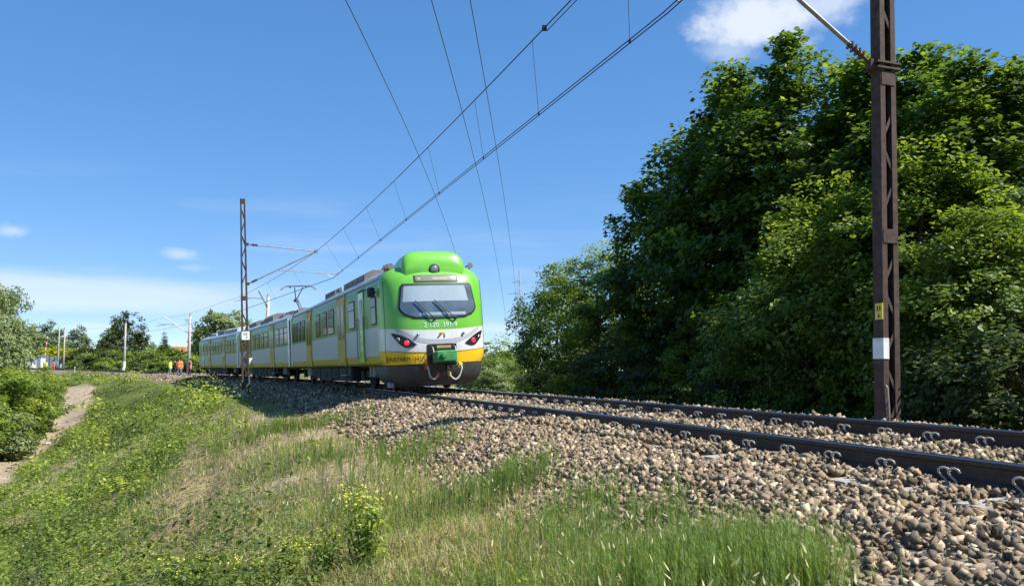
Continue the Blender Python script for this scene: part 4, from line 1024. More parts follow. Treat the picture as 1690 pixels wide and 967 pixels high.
# ------------------------------------------------------------------ level crossing
def cabin(px, Y):
    g = at(px, Y); root = empty('crossing_cabin', g); tag(root, 'small white cabin with blue roof beside the level crossing', 'cabin')
    m = MB(); m.bevbox((0, 0, 1.1), (1.25, 1.6, 2.2), .03); m.obj('wall', 'white_paint', root)
    m = MB(); m.bevbox((0, 0, 2.32), (1.45, 1.8, .22), .05); m.obj('roof', 'blue_paint', root)
    m = MB(); m.box((.2, -.81, 1.0), (.6, .03, 1.7)); dr = m.obj('door', 'sheet_grey', root)
    m = MB(); m.box((.42, -.84, 1.0), (.04, .04, .14)); m.obj('handle', 'black_paint', dr)
cabin(68.5, 172)
g = at(76, 170); root = empty('crossing_barrier', g + Vector((0, 0, 0))); tag(root, 'raised red and white striped barrier boom at the level crossing', 'barrier')
m = MB(); m.bevbox((0, 0, .55), (.45, .5, 1.1), .04); m.obj('cabinet', 'valve_yellow', root)
bt = Vector(((79 - 76) / 1450 * 170, 0, zpix(555, 170) - g.z)); bb = Vector((0, -.3, 1.0))
for k in range(10):
    m = MB(); m.tube([bb + (bt - bb) * (k / 10), bb + (bt - bb) * ((k + 1) / 10)], .075, 6); m.obj('boom_section', 'white_paint' if k % 2 else 'red_paint', root)
m = MB(); m.lathe([(.12, -.1), (.12, .1)], 10, bb, Matrix.Rotation(RAD(90), 3, 'X')); m.obj('hinge', 'steel_grey', root)
g = at(96, 170); root = empty('round_sign', g); tag(root, 'round white disc sign on a post at the level crossing', 'sign')
m = MB(); m.tube([(0, 0, 0), (0, 0, 1.7)], .04, 6); m.obj('post', 'steel_grey', root)
m = MB(); m.lathe([(.34, -.015), (.34, .015)], 20, (0, -.06, 1.5), Matrix.Rotation(RAD(90), 3, 'X')); di = m.obj('disc', 'white_paint', root)
m = MB(); m.lathe([(.20, -.01), (.20, .01)], 16, (0, -.085, 1.5), Matrix.Rotation(RAD(90), 3, 'X')); m.obj('disc_centre', 'blue_paint', di)
g = at(103, 168); root = empty('signal_post', g); tag(root, 'short white post with black signal head at the level crossing', 'signal')
m = MB(); m.tube([(0, 0, 0), (0, 0, 1.7)], .09, 8); m.obj('post', 'white_paint', root)
m = MB(); m.bevbox((0, 0, 1.95), (.42, .3, .5), .05); hd = m.obj('signal_head', 'black_paint', root)
for xx in (-.1, .1):
    m = MB(); m.lathe([(.07, 0), (.07, .03)], 10, (xx, -.15, 1.95), Matrix.Rotation(RAD(90), 3, 'X')); m.obj('signal_lens', 'valve_red', hd)
g = at(140, 150); m = MB(); m.tube([(0, 0, 0), (0, 0, .9)], .06, 6); m.box((0, 0, .8), (.14, .14, .12)); o = m.obj('marker_post', 'white_paint'); o.location = TP(150, 2.6, -.4); tag(o, 'small white marker post on the ballast shoulder far down the line', 'post')
# sheet fence behind the crossing: posts and panels
fx = [at(x, 205) for x in np.linspace(46, 132, 12)]; z0 = min(v.z for v in fx); root = empty('sheet_fence', fx[0]); tag(root, 'grey sheet fence running behind the level crossing', 'fence')
for k in range(11):
    a, b = fx[k] - fx[0], fx[k + 1] - fx[0]; h = zpix(588, 205) - fx[0].z; m = MB(); mid = (a + b) / 2; m.box((mid.x, 0, h / 2), ((b - a).x - .08, .06, h)); m.obj('panel', 'sheet_grey', root)
    m = MB(); m.box((a.x, -.06, h / 2 + .05), (.10, .10, h + .1)); m.obj('post', 'steel_grey', root)
# parked white car, seen past the left shrubs
def car(px, Y, rz):
    g = at(px, Y); root = empty('parked_car', mat=Matrix.Translation(g) @ Matrix.Rotation(rz, 4, 'Z')); tag(root, 'white car parked by the crossing behind the left shrubs', 'car')
    m = MB(); P = [(-2.1, .35), (-2.1, .75), (-1.95, .92), (-1.2, .98), (-.55, 1.42), (1.0, 1.45), (1.75, 1.0), (2.1, .9), (2.12, .35)]
    m.loft([[(x, y * (.9 if z > 1.1 else 1), z) for x, z in P] for y in (-.85, -.8, .8, .85)], True, True); m.obj('body', 'white_paint', root)
    m = MB(); Q = [(-.98, 1.0), (-.5, 1.36), (.95, 1.38), (1.5, 1.02)]
    for y in (-.80, .80): m.add([(x, y * (.93 if z > 1.1 else 1.07), z) for x, z in Q], [(0, 1, 2, 3)])
    m.obj('side_window', 'glass_side', root)
    for x in (-1.35, 1.35):
        for y in (-.8, .8):
            m = MB(); m.lathe([(.31, -.1), (.31, .1)], 14, (x, y, .31), Matrix.Rotation(RAD(90), 3, 'X')); w = m.obj('wheel', 'rubber', root)
            m = MB(); m.lathe([(.18, -.11), (.18, .11)], 10, (x, y, .31), Matrix.Rotation(RAD(90), 3, 'X')); m.obj('rim', 'steel_grey', w)
car(40, 168, RAD(10))
# house with tiled roof
g = at(318, 185); g.z = -.4; root = empty('house', g); tag(root, 'low house with orange roof half hidden behind the shrubs', 'house')
zr = zpix(571, 185) - g.z; ze = zpix(580, 185) - g.z
m = MB(); m.box((0, 2.5, ze / 2), (9.5, 5, ze)); m.obj('wall', 'house_wall', root)
m = MB(); m.loft([[(x, -.4, ze - .1), (x, 2.5, zr), (x, 5.4, ze - .1)] for x in (-5.2, 5.2)], True, True); m.obj('roof', 'brick_orange', root)
for x in (-3, -.5, 2.2):
    m = MB(); m.box((x, -.02, ze * .62), (1.1, .06, 1.1)); w = m.obj('window', 'white_paint', root); m = MB(); m.box((x, -.05, ze * .62), (.9, .05, .9)); m.obj('pane', 'glass_side', w)

# ------------------------------------------------------------------ people
def body_mat(name, top, legs, shoe=(.03, .03, .03), skin=(.5, .32, .24)):
    m, t, b = node_mat(name); n = t.nodes; l = t.links
    co = n.new('ShaderNodeTexCoord'); sp = n.new('ShaderNodeSeparateXYZ'); l.new(co.outputs['Object'], sp.inputs[0])
    mr = n.new('ShaderNodeMath'); mr.operation = 'DIVIDE'; mr.inputs[1].default_value = 2.0; l.new(sp.outputs[2], mr.inputs[0])
    cr = n.new('ShaderNodeValToRGB'); cr.color_ramp.interpolation = 'CONSTANT'; e = cr.color_ramp.elements
    st = ((0, shoe), (.09 / 2, legs), (.94 / 2, top), (1.47 / 2, skin))
    while len(e) < 4: e.new(.5)
    for i, (p, c) in enumerate(st): e[i].position = p; e[i].color = rgb(c)
    l.new(mr.outputs[0], cr.inputs[0]); l.new(cr.outputs[0], b.inputs['Base Color']); b.inputs['Roughness'].default_value = .85
def person(loc, rz, h, top, legs, vest, label, arms=0, stride=.12):
    k = len([o for o in bpy.data.objects if o.name.startswith('person')]); mn = 'clothes_%d' % k; body_mat(mn, top, legs)
    root = empty('person', mat=Matrix.Translation(loc) @ Matrix.Rotation(rz, 4, 'Z') @ Matrix.Scale(h / 1.76, 4)); tag(root, label, 'person', 'people by the track')
    V, E, Rr = [], [], []
    def add(p, r, prev=None):
        V.append(p); Rr.append(r)
        if prev is not None: E.append((prev, len(V) - 1))
        return len(V) - 1
    pel = add((0, 0, .95), (.155, .115)); ab = add((0, 0, 1.12), (.15, .105), pel); ch = add((0, .01, 1.32), (.185, .12), ab); nk = add((0, 0, 1.47), (.065, .065), ch); hd = add((0, -.02, 1.57), (.078, .09), nk); tp_ = add((0, -.01, 1.70), (.07, .085), hd)
    add((0, -.10, 1.585), (.022, .02), hd)
    for sg in (-1, 1):
        hp = add((sg * .10, 0, .88), (.092, .10), pel); kn = add((sg * .115, -.03 + sg * stride * .4, .49), (.062, .066), hp); ak = add((sg * .12, .02 + sg * stride, .09), (.042, .046), kn); add((sg * .13, -.16 + sg * stride, .035), (.042, .03), ak)
        sh = add((sg * .20, .01, 1.40), (.068, .068), ch)
        if arms == 1: el = add((sg * .28, -.02, 1.14), (.046, .046), sh); wr = add((sg * .16, -.24, 1.12), (.034, .034), el)
        elif arms == 2 and sg > 0: el = add((sg * .27, -.12, 1.16), (.046, .046), sh); wr = add((sg * .20, -.30, 1.30), (.034, .034), el)
        else: el = add((sg * .27, .03, 1.13), (.046, .046), sh); wr = add((sg * .28, -.05, .90), (.034, .034), el)
        d = (Vector(V[wr]) - Vector(V[el])).normalized(); hnd = add(tuple(Vector(V[wr]) + d * .07), (.034, .026), wr)
        for q in range(4): add(tuple(Vector(V[hnd]) + d * (.075 + .012 * (q in (1, 2))) + Vector((0, .022 * (q - 1.5), 0))), (.0085, .0085), hnd)
        add(tuple(Vector(V[wr]) + d * .06 + Vector((0, -.045, 0))), (.010, .010), wr)
    me = bpy.data.meshes.new('body'); me.from_pydata(V, E, []); o = bpy.data.objects.new('body', me); link(o, root)
    me.materials.append(MATS[mn]); sk = o.modifiers.new('skin', 'SKIN'); sk.use_smooth_shade = True
    for i, r in enumerate(Rr): me.skin_vertices[0].data[i].radius = r; me.skin_vertices[0].data[i].use_root = (i == 0)
    su = o.modifiers.new('sub', 'SUBSURF'); su.levels = 1; su.render_levels = 1
    if vest:
        m = MB(); rings = []
        for (z, a, b) in ((.80, .20, .155), (.95, .195, .15), (1.12, .19, .14), (1.32, .225, .155), (1.42, .20, .13), (1.475, .10, .09)): rings.append([(a * math.cos(q), b * math.sin(q), z) for q in np.linspace(0, 2 * math.pi, 15)[:-1]])
        m.loft(rings); v = m.obj('vest', vest, root, True)
        m = MB(); m.loft([[(a * math.cos(q), b * math.sin(q), z) for q in np.linspace(0, 2 * math.pi, 15)[:-1]] for (z, a, b) in ((1.03, .2, .155), (1.09, .2, .153))]); m.obj('reflective_band', 'reflective', v)
        if vest == 'vest_orange':
            for sg in (-1, 1):
                pass
    m = MB(); m.lathe([(.088, 1.60), (.10, 1.66), (.088, 1.735), (.05, 1.765), (.005, 1.775)], 12, (0, .012, 0)); m.obj('hair', 'hair', root, True)
    return root
def by_track(s, p, dz=0.): return Vector((TP(s, p).x, TP(s, p).y, float(height(s, p)) + .02 + dz))
def track_for(px, p):
    s = np.linspace(60, 220, 3000); q = [TP(a, p) for a in s]; e = [abs(845 + 1450 * v.x / v.y - px) for v in q]; return float(s[int(np.argmin(e))])
for (px, p, rz, h, top, legs, vest, lab, ar) in (
        (283, 1.5, 1.4, 1.72, (.45, .5, .08), (.10, .17, .33), 'vest_yellow', 'person in bright yellow vest and jeans, leftmost of the group beside the train', 0),
        (291, 1.0, -.9, 1.72, (.05, .045, .05), (.03, .03, .035), None, 'person in dark clothes between the yellow and orange vests', 0),
        (297.5, 1.6, .5, 1.78, (.5, .12, .05), (.09, .14, .28), 'vest_orange', 'person in bright orange vest and blue trousers, centre of the group', 1),
        (301.5, 1.1, -1.5, 1.80, (.55, .14, .05), (.08, .13, .27), 'vest_orange', 'person in orange vest just behind the centre of the group', 0),
        (315.5, 1.2, -1.2, 1.80, (.12, .07, .08), (.03, .03, .04), 'vest_red', 'person in salmon-red vest beside the concrete pole near the train', 0),
        (79, 2.3, 1.0, 1.76, (.35, .4, .1), (.02, .02, .025), 'vest_yellow', 'person in yellow vest and black trousers at the far crossing', 0),
        (91, 2.4, -.6, 1.82, (.75, .14, .03), (.75, .14, .03), 'vest_orange', 'person in full orange workwear at the far crossing', 1)):
    s = track_for(px, p); person(by_track(s, p), rz, h, top, legs, vest, lab, ar)
# ------------------------------------------------------------------ foliage
MAPLE = (np.array([(0, 0), (.50, .16), (.26, .40), (.46, .74), (0, 1.0), (-.46, .74), (-.26, .40), (-.50, .16)], float),
         np.array([(0, 1, 2), (0, 2, 6), (0, 6, 7), (2, 3, 4), (2, 4, 6), (4, 5, 6)]))
OVAL = (np.array([(0, 0), (.30, .30), (.24, .68), (0, 1.0), (-.24, .68), (-.30, .30)], float), np.array([(0, 1, 5), (1, 2, 4), (1, 4, 5), (2, 3, 4)]))
LANCE = (np.array([(0, 0), (.13, .4), (0, 1.0), (-.13, .4)], float), np.array([(0, 1, 3), (1, 2, 3)]))
EAR = (np.array([(0, 0), (.10, .3), (.05, .8), (0, 1.0), (-.05, .8), (-.10, .3)], float), np.array([(0, 1, 5), (1, 2, 4), (1, 4, 5), (2, 3, 4)]))
LANCE2 = (np.array([(0, 0), (.20, .42), (0, 1.0), (-.20, .42)], float), np.array([(0, 1, 3), (1, 2, 3)]))
LEAFY = (np.array([(0, 0), (.27, .40), (0, 1.0), (-.27, .40)], float), np.array([(0, 1, 3), (1, 2, 3)]))
QUAD = (np.array([(0, 0), (.36, .45), (0, 1.0), (-.36, .45)], float), np.array([(0, 1, 3), (1, 2, 3)]))
def unit(v): return v / np.maximum(np.linalg.norm(v, axis=-1, keepdims=True), 1e-9)
def leaves(C, Nrm, size, shape, r, fold=.18, droop=.12, axis=None):
    """leaf blades at C facing Nrm; returns V, F"""
    n = len(C); T, F = shape; Nrm = unit(Nrm)
    d = r.normal(size=(n, 3)) if axis is None else axis + r.normal(size=(n, 3)) * .25
    u = unit(d - (d * Nrm).sum(1, keepdims=True) * Nrm); w = np.cross(Nrm, u)
    size = np.broadcast_to(np.asarray(size, float), (n,))
    x, y = T[:, 0], T[:, 1] - .1
    hgt = -np.abs(x) * fold - (T[:, 1] ** 2) * droop
    V = C[:, None] + (w[:, None] * x[None, :, None] + u[:, None] * y[None, :, None] + Nrm[:, None] * hgt[None, :, None]) * size[:, None, None]
    FF = (np.arange(n) * len(T))[:, None, None] + F[None]
    return V.reshape(-1, 3), FF.reshape(-1, 3)
def sph(n, r): return unit(r.normal(size=(n, 3)))
def crown(r, H, rad, zlow, nclump, per, size, shape, cr=.55, inner=.55, flat=.5, up=.9, prof=None, lump=.22, droop=.12):
    """leaf clumps spread through an uneven crown: returns V, F, var"""
    zc = (H + zlow) / 2; hz = (H - zlow) / 2
    d = sph(nclump, r); d[:, 2] = np.clip(d[:, 2], -1, 1)
    ph = r.uniform(0, 6.28, 6)
    ang = np.arctan2(d[:, 1], d[:, 0])
    lob = 1 + lump * (np.sin(2 * ang + ph[0]) * .5 + np.sin(3 * ang + 4 * d[:, 2] + ph[1]) * .5 + np.sin(5 * d[:, 2] * 2 + ang * 2 + ph[2]) * .5)
    rr = (inner + (1 - inner) * r.random(nclump) ** .6) * lob
    width = np.ones(nclump)
    if prof is not None: width = np.interp(d[:, 2] * rr, prof[0], prof[1])
    cc = np.stack([d[:, 0] * rr * rad * width, d[:, 1] * rr * rad * width, zc + d[:, 2] * np.minimum(rr, 1.12) * hz], -1)
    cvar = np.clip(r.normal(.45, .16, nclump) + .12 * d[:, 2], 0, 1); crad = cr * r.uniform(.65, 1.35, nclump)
    idx = np.repeat(np.arange(nclump), per); n = len(idx)
    loc = sph(n, r) * (r.random(n) ** .45)[:, None] * crad[idx][:, None] * np.array([1, 1, flat])
    C = cc[idx] + loc
    out = unit(C - np.array([0, 0, zc - hz * .25]))
    Nn = out * .55 + np.array([0, 0, up]) + r.normal(size=(n, 3)) * .45
    V, F = leaves(C, Nn, size * r.uniform(.6, 1.25, n), shape, r, droop=droop)
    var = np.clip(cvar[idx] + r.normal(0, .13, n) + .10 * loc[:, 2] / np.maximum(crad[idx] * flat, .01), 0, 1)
    return V, F, np.repeat(var, len(shape[0]))
def trunk(r, H, rad, r0, limbs=9, zlow=.8, twigs=True):
    mb = MB(); pts = [Vector((0, 0, -.3))]; n = 7
    for k in range(1, n): pts.append(Vector((r.normal() * .05 * k * H / 10, r.normal() * .05 * k * H / 10, H * .86 * k / (n - 1))))
    mb.tube(pts, [r0 * (1.25 - 1.15 * (k / (n - 1)) ** .8) for k in range(n)], 8)
    for k in range(limbs):
        t = r.uniform(.15, .85); z = H * .86 * t; base = pts[min(int(t * (n - 1)), n - 2)].lerp(pts[min(int(t * (n - 1)) + 1, n - 1)], t * (n - 1) % 1); a = k * 2.4 + r.uniform(-.4, .4); ln = rad * r.uniform(.55, .85) * (1 - .45 * t)
        d = Vector((math.cos(a), math.sin(a), r.uniform(.3, .8)))
        q = [base, base + d * ln * .5 + Vector((0, 0, .05)), base + d * ln + Vector((0, 0, .1 * ln))]
        mb.tube(q, [r0 * .38 * (1 - .6 * t), r0 * .22 * (1 - .5 * t), .015], 6)
        for e in (-.6, .6): mb.tube([q[1], q[1] + Vector((math.cos(a + e), math.sin(a + e), .5)) * ln * .45], [r0 * .14, .01], 5)
    return mb
def make_tree(kind, seed, H, rad, zlow, leafm, nclump, per, size, shape, bark='bark', r0=.16, **k):
    r = np.random.default_rng(seed)
    tm = trunk(r, H, rad, r0).mesh('trunk', bark, True)
    V, F, var = crown(r, H, rad, zlow, nclump, per, size, shape, **k)
    return kind, tm, np_mesh('crown', V, F, leafm, var=var)
def plant_tree(proto, loc, rz, sc, label, cat='tree', group=None, sxy=1.0):
    kind, tm, cm = proto
    root = empty(kind, mat=Matrix.Translation(loc) @ Matrix.Rotation(rz, 4, 'Z') @ Matrix.Diagonal((sc * sxy, sc * sxy, sc, 1))); tag(root, label, cat, group)
    link(bpy.data.objects.new('trunk', tm), root); link(bpy.data.objects.new('crown', cm), root); return root
EGG = ([-1.1, -.6, 0, .5, 1.1], [.72, .98, 1.02, .82, .45])
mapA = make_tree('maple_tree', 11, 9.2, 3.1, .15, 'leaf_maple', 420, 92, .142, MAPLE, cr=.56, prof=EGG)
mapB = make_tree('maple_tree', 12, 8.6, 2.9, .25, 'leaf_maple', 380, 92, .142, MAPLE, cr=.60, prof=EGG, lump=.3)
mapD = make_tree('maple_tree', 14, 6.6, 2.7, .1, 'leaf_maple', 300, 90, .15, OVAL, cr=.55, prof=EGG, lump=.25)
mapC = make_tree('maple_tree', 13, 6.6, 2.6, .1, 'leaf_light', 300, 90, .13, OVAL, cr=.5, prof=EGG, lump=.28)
# (column, depth, top row, prototype, its height, rotation, label)
WOOD = [
    (922, 42.0, 440, mapD, 6.6, 1.0, 'dark leafy tree at the left end of the row right of the track', .86),
    (990, 36.0, 408, mapC, 6.6, 2.6, 'paler green tree second from the left end of the row right of the track', 1.0),
    (1058, 33.0, 416, mapD, 6.6, 3.4, 'low dark tree tucked between the pale tree and the tall ones right of the track', 1.0),
    (1148, 27.5, 236, mapA, 9.2, .3, 'tall dark maple at the left shoulder of the high wood', .95),
    (1215, 25.5, 140, mapB, 8.6, 1.9, 'tall dark maple left of the highest crown in the wood', .92),
    (1325, 23.0, 92, mapA, 9.2, 3.9, 'highest maple of the wood, its crown against the white cloud', .95),
    (1440, 20.5, 118, mapB, 8.6, 5.1, 'maple straight behind the near lattice mast', 1.0),
    (1560, 19.0, 105, mapA, 9.2, 2.2, 'maple just right of the near lattice mast', .95),
    (1665, 16.6, 118, mapB, 8.6, .6, 'maple at the right edge of the picture', .95),
    (1300, 18.6, 400, mapC, 6.6, 4.4, 'bright green leafy young tree in front of the high maples', .95),
    (1385, 17.4, 300, mapC, 6.6, 3.1, 'sunlit pale green tree left of the near lattice mast', .85),
    (1530, 15.6, 250, mapC, 6.6, 5.6, 'sunlit pale green tree right of the near lattice mast', .85),
    (1640, 14.2, 330, mapC, 6.6, 1.4, 'leafy young tree low at the right edge', .9),
]
for (px, Y, top, proto, h0, rz, lab, sxy) in WOOD:
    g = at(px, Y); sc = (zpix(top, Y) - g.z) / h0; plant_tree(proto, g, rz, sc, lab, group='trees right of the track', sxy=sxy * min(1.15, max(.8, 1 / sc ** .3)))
# trees outside the frame to the right, which shade the wood's edge
# undergrowth bushes along the foot of the wood
bushA = make_tree('bush', 31, 2.6, 1.5, .0, 'leaf_dark', 120, 60, .12, OVAL, r0=.04, cr=.40, prof=None)
bushB = make_tree('bush', 32, 2.4, 1.4, .0, 'leaf_light', 110, 60, .10, OVAL, r0=.03, cr=.36, lump=.35)
bushW = make_tree('bush', 33, 2.6, 1.6, .0, 'leaf_willow', 130, 70, .15, OVAL, r0=.04, cr=.42, lump=.3)
lab_u = ['below the left end of the tree row', 'below the second tree of the row', 'in the shade left of the tall maples', 'in the shade below the tall maples', 'below the highest maple', 'left of the near mast, low in the shade', 'just left of the near mast foot', 'just right of the near mast foot', 'low in the shade at the right edge', 'at the far right, lowest in the frame']
for k, (px, Y, h, b) in enumerate(((893, 40, 2.0, bushA), (945, 36, 2.4, bushB), (1015, 31, 2.6, bushA), (1090, 26, 2.4, bushA), (1170, 23, 2.3, bushB), (1245, 20.5, 2.2, bushA), (1360, 17.5, 1.9, bushB), (1505, 14.6, 1.8, bushB), (1600, 13.4, 2.2, bushA), (1690, 12.2, 2.0, bushA))):
    g = at(px, Y); plant_tree(b, g, k * 1.7, h / 2.5, 'leafy bush ' + lab_u[k], 'bush', 'undergrowth at the foot of the wood')
# bush in the gap between train and wood
for (px, Y, top, b, rz, lab) in ((828, 62, 553, bushB, .3, 'rounded light green bush in the gap right of the train'), (790, 66, 590, bushW, 1.3, 'grey-green bush just right of the train front'), (858, 56, 586, bushB, 2.1, 'low bush between the gap and the first tree right of the track'), (812, 54, 610, bushW, 2.8, 'lowest pale bush in the gap right of the train')):
    g = at(px, Y); plant_tree(b, g, rz, (zpix(top, Y) - g.z) / 2.6, lab, 'bush', 'bushes in the gap right of the train')
# left side: willow, big shrubs beyond the path
wil = make_tree('willow_tree', 41, 10., 3.6, 1.0, 'leaf_willow', 420, 95, .27, LANCE2, r0=.22, bark='bark_pale', cr=.75, flat=.8, up=.3, droop=.5)
shr = make_tree('shrub', 42, 5.0, 2.2, .0, 'leaf_light', 190, 70, .17, OVAL, r0=.07, cr=.5, lump=.3)
shd = make_tree('shrub', 43, 5.0, 2.2, .0, 'leaf_ground', 190, 70, .16, OVAL, r0=.07, cr=.5, lump=.3)
def by_pix(proto, h0, px, Y, top, rz, lab, cat, group=None, sxy=1., base=None):
    g = at(px, Y)
    if base is not None: g.z = base
    return plant_tree(proto, g, rz, (zpix(top, Y) - g.z) / h0, lab, cat, group, sxy)
by_pix(wil, 10., -30, 62, 470, .4, 'pale grey-green willow at the left edge of the picture', 'tree', sxy=.85)
for (px, Y, top, pr, rz, lab, sxy) in ((66, 66, 612, shr, .2, 'large shrub nearest the dirt path on the left', .95), (30, 60, 606, shd, 1.2, 'large shrub below the willow, left of the path', 1.2), (-5, 54, 604, shr, 2.3, 'large shrub at the left edge below the willow', 1.2),
                                       (22, 54, 655, shd, 3.1, 'lower shrub in front of the large ones left of the path', 1.0), (-40, 46, 640, shr, 4.0, 'nearest shrub cut by the left edge of the picture', 1.15), (8, 51, 684, None, 4.7, 'pale grey shrub low among the left shrubs', 1.2), (92, 82, 622, shd, 5.5, 'small shrub furthest along the path on the left', .95)):
    if pr is None: by_pix(bushW, 2.6, px, Y, top, rz, lab, 'shrub', 'shrubs beyond the dirt path', sxy)
    else: by_pix(pr, 5.0, px, Y, top, rz, lab, 'shrub', 'shrubs beyond the dirt path', sxy)
# far trees
oak = make_tree('broadleaf_tree', 51, 12., 5.2, .5, 'leaf_dark', 200, 46, .55, OVAL, r0=.3, cr=1.25, lump=.3)
far = make_tree('broadleaf_tree', 52, 12., 5.0, .5, 'leaf_far_hazed', 180, 46, .60, OVAL, r0=.3, cr=1.3, lump=.25)
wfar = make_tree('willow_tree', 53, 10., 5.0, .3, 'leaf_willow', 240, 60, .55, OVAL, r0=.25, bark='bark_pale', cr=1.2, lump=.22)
fsh = make_tree('shrub', 54, 4., 3.0, 0, 'leaf_light', 120, 46, .38, OVAL, r0=.08, cr=.8, lump=.3)
fsd = make_tree('shrub', 55, 4., 3.0, 0, 'leaf_dark', 120, 46, .38, OVAL, r0=.08, cr=.8, lump=.3)
ysh = make_tree('shrub', 56, 4., 2.6, 0, 'leaf_yellow', 120, 40, .40, OVAL, r0=.08, cr=.7, lump=.3)
con = make_tree('conifer', 57, 8., 1.5, .5, 'leaf_dark', 150, 30, .4, LANCE, r0=.14, cr=.5, prof=([-1.1, 0, 1.1], [1.3, .7, .1]))
for (px, Y, top, pr, h0, rz, lab, cat, sxy) in (
        (207, 190, 520, oak, 12., .4, 'dark rounded tree standing alone above the shrubs left of the train', 'tree', .72), (185, 186, 548, oak, 12., 2.4, 'lower dark crown at the left foot of the rounded tree', 'tree', .75), (232, 188, 552, oak, 12., 4.1, 'lower dark crown at the right foot of the rounded tree', 'tree', .7),
        (366, 128, 512, wfar, 10., 1.0, 'pale willow rising behind the far end of the train', 'tree', .72), (342, 140, 540, wfar, 10., 2.0, 'smaller pale willow just left of the one behind the train', 'tree', .6), (402, 132, 528, wfar, 10., 3.0, 'pale willow partly hidden by the thin lattice mast', 'tree', .6),
        (78, 280, 534, far, 12., .9, 'hazy far tree behind the level crossing, left one', 'tree', .8), (128, 285, 542, far, 12., 2.7, 'hazy far tree behind the level crossing, right one', 'tree', .75), (55, 290, 548, far, 12., 4.4, 'hazy far tree beside the willow at the left', 'tree', .7),
        (272, 230, 552, con, 8., .5, 'small pointed conifer above the shrubs', 'tree', 1.0)):
    by_pix(pr, h0, px, Y, top, rz, lab, cat, 'far trees behind the railway', sxy, base=-.3)
FS = [(58, 222, 578, ysh), (82, 220, 575, ysh), (112, 218, 576, ysh), (138, 205, 577, ysh), (100, 235, 568, fsh), (150, 190, 571, fsd), (160, 165, 579, fsh), (178, 160, 577, fsd), (196, 158, 582, fsh), (222, 156, 580, fsd), (243, 152, 576, fsh), (262, 146, 573, fsh), (283, 140, 574, fsd), (300, 136, 577, fsh), (325, 126, 583, fsh), (342, 122, 586, fsh), (240, 128, 594, fsd), (180, 142, 592, fsh), (268, 122, 590, fsh), (150, 160, 588, fsd)]
nm = {'leaf_yellow': 'yellow-flowering shrub', 'leaf_light': 'light green shrub', 'leaf_dark': 'dark green shrub'}
spot = ['left behind the crossing fence', 'behind the striped barrier', 'behind the two crossing poles', 'right of the two crossing poles', 'tall behind the yellow shrubs', 'left of the rounded dark tree', 'low left of the rounded dark tree', 'below the left of the rounded dark tree', 'below the rounded dark tree', 'in front of the rounded dark tree', 'at the right foot of the rounded dark tree', 'left of the conifer', 'below the conifer', 'left of the concrete pole and people', 'behind the pole at the train end', 'against the far end of the train', 'low and dark beside the track left of the people', 'low beside the track before the rounded tree', 'low beside the track behind the yellow vest', 'low and dark at the left, next to the crossing']
for k, (px, Y, top, pr) in enumerate(FS):
    by_pix(pr, 4., px, Y, top, k * 1.3, nm[pr[2].materials[0].name] + ' ' + spot[k], 'shrub', 'shrubs behind the railway on the left', 1.0, base=-.3)
# fill behind: a far belt of woodland that reads as one mass
r = np.random.default_rng(61); n = 9000
Yb = r.uniform(300, 420, n); pxb = r.uniform(-400, 2100, n); topz = 4.0 + 5 * vnoise(pxb * .02, Yb * 0, 62) + 2 * vnoise(pxb * .08, Yb * 0, 63)
Cb = np.stack([(pxb - 845) / 1450 * Yb, Yb, -3 + (topz + 3) * r.random(n) ** .7], -1)
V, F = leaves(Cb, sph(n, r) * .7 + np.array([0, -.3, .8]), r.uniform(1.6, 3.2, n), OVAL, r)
tag(np_obj('distant_woodland', V, F, 'leaf_far_hazed', var=np.repeat(r.random(n) * .8, 6)), 'low band of distant woodland along the horizon', 'woodland', kind='stuff')
# small bright sapling beside the far rail
sap = make_tree('sapling', 71, .62, .26, .05, 'leaf_yellow', 14, 12, .10, OVAL, r0=.012, cr=.10)
g = TP(19.3, -3.4); g.z = float(height(19.3, -3.4)); plant_tree(sap, g, 0, 1.35, 'small bright yellow-green sapling beyond the far rail', 'sapling')

# ------------------------------------------------------------------ low vegetation on the embankment
def xy(s, p):
    t = TH0 + s / R_; return np.stack([CX + (R_ - p) * np.cos(t), CY + (R_ - p) * np.sin(t), height(s, p)], -1)
def scatter(n, y0, y1, pmin, pmax, r, power=2.0):
    """random points on the embankment, denser towards the camera (y = depth)"""
    u = r.random(n); y = (y0 ** (1 - power) + u * (y1 ** (1 - power) - y0 ** (1 - power))) ** (1 / (1 - power)) if power != 1 else y0 * (y1 / y0) ** u
    x = r.uniform(-.66, .66, n) * y - .3; s, p = SP(x, y); k = (p > pmin) & (p < pmax); return s[k], p[k], y[k]
def blades(B, h, wdt, lean, r, seg=2):
    """curved tapering grass blades: root B, height h"""
    n = len(B); a = r.uniform(0, 2 * math.pi, n); d = np.stack([np.cos(a), np.sin(a), np.zeros(n)], -1); b = a + math.pi / 2 + r.normal(0, .5, n); w = np.stack([np.cos(b), np.sin(b), np.zeros(n)], -1) * wdt[:, None]
    V = [B - w, B + w]
    m1 = B + np.stack([d[:, 0] * lean * .35 * h, d[:, 1] * lean * .35 * h, h * .6], -1); V += [m1 - w * .75, m1 + w * .75]
    tp = B + np.stack([d[:, 0] * lean * h, d[:, 1] * lean * h, h * (1 - .35 * lean)], -1); V += [tp]
    V = np.stack(V, 1); F = np.array([(0, 1, 3), (0, 3, 2), (2, 3, 4)]); FF = (np.arange(n) * 5)[:, None, None] + F[None]
    return V.reshape(-1, 3), FF.reshape(-1, 3)
r = np.random.default_rng(81)
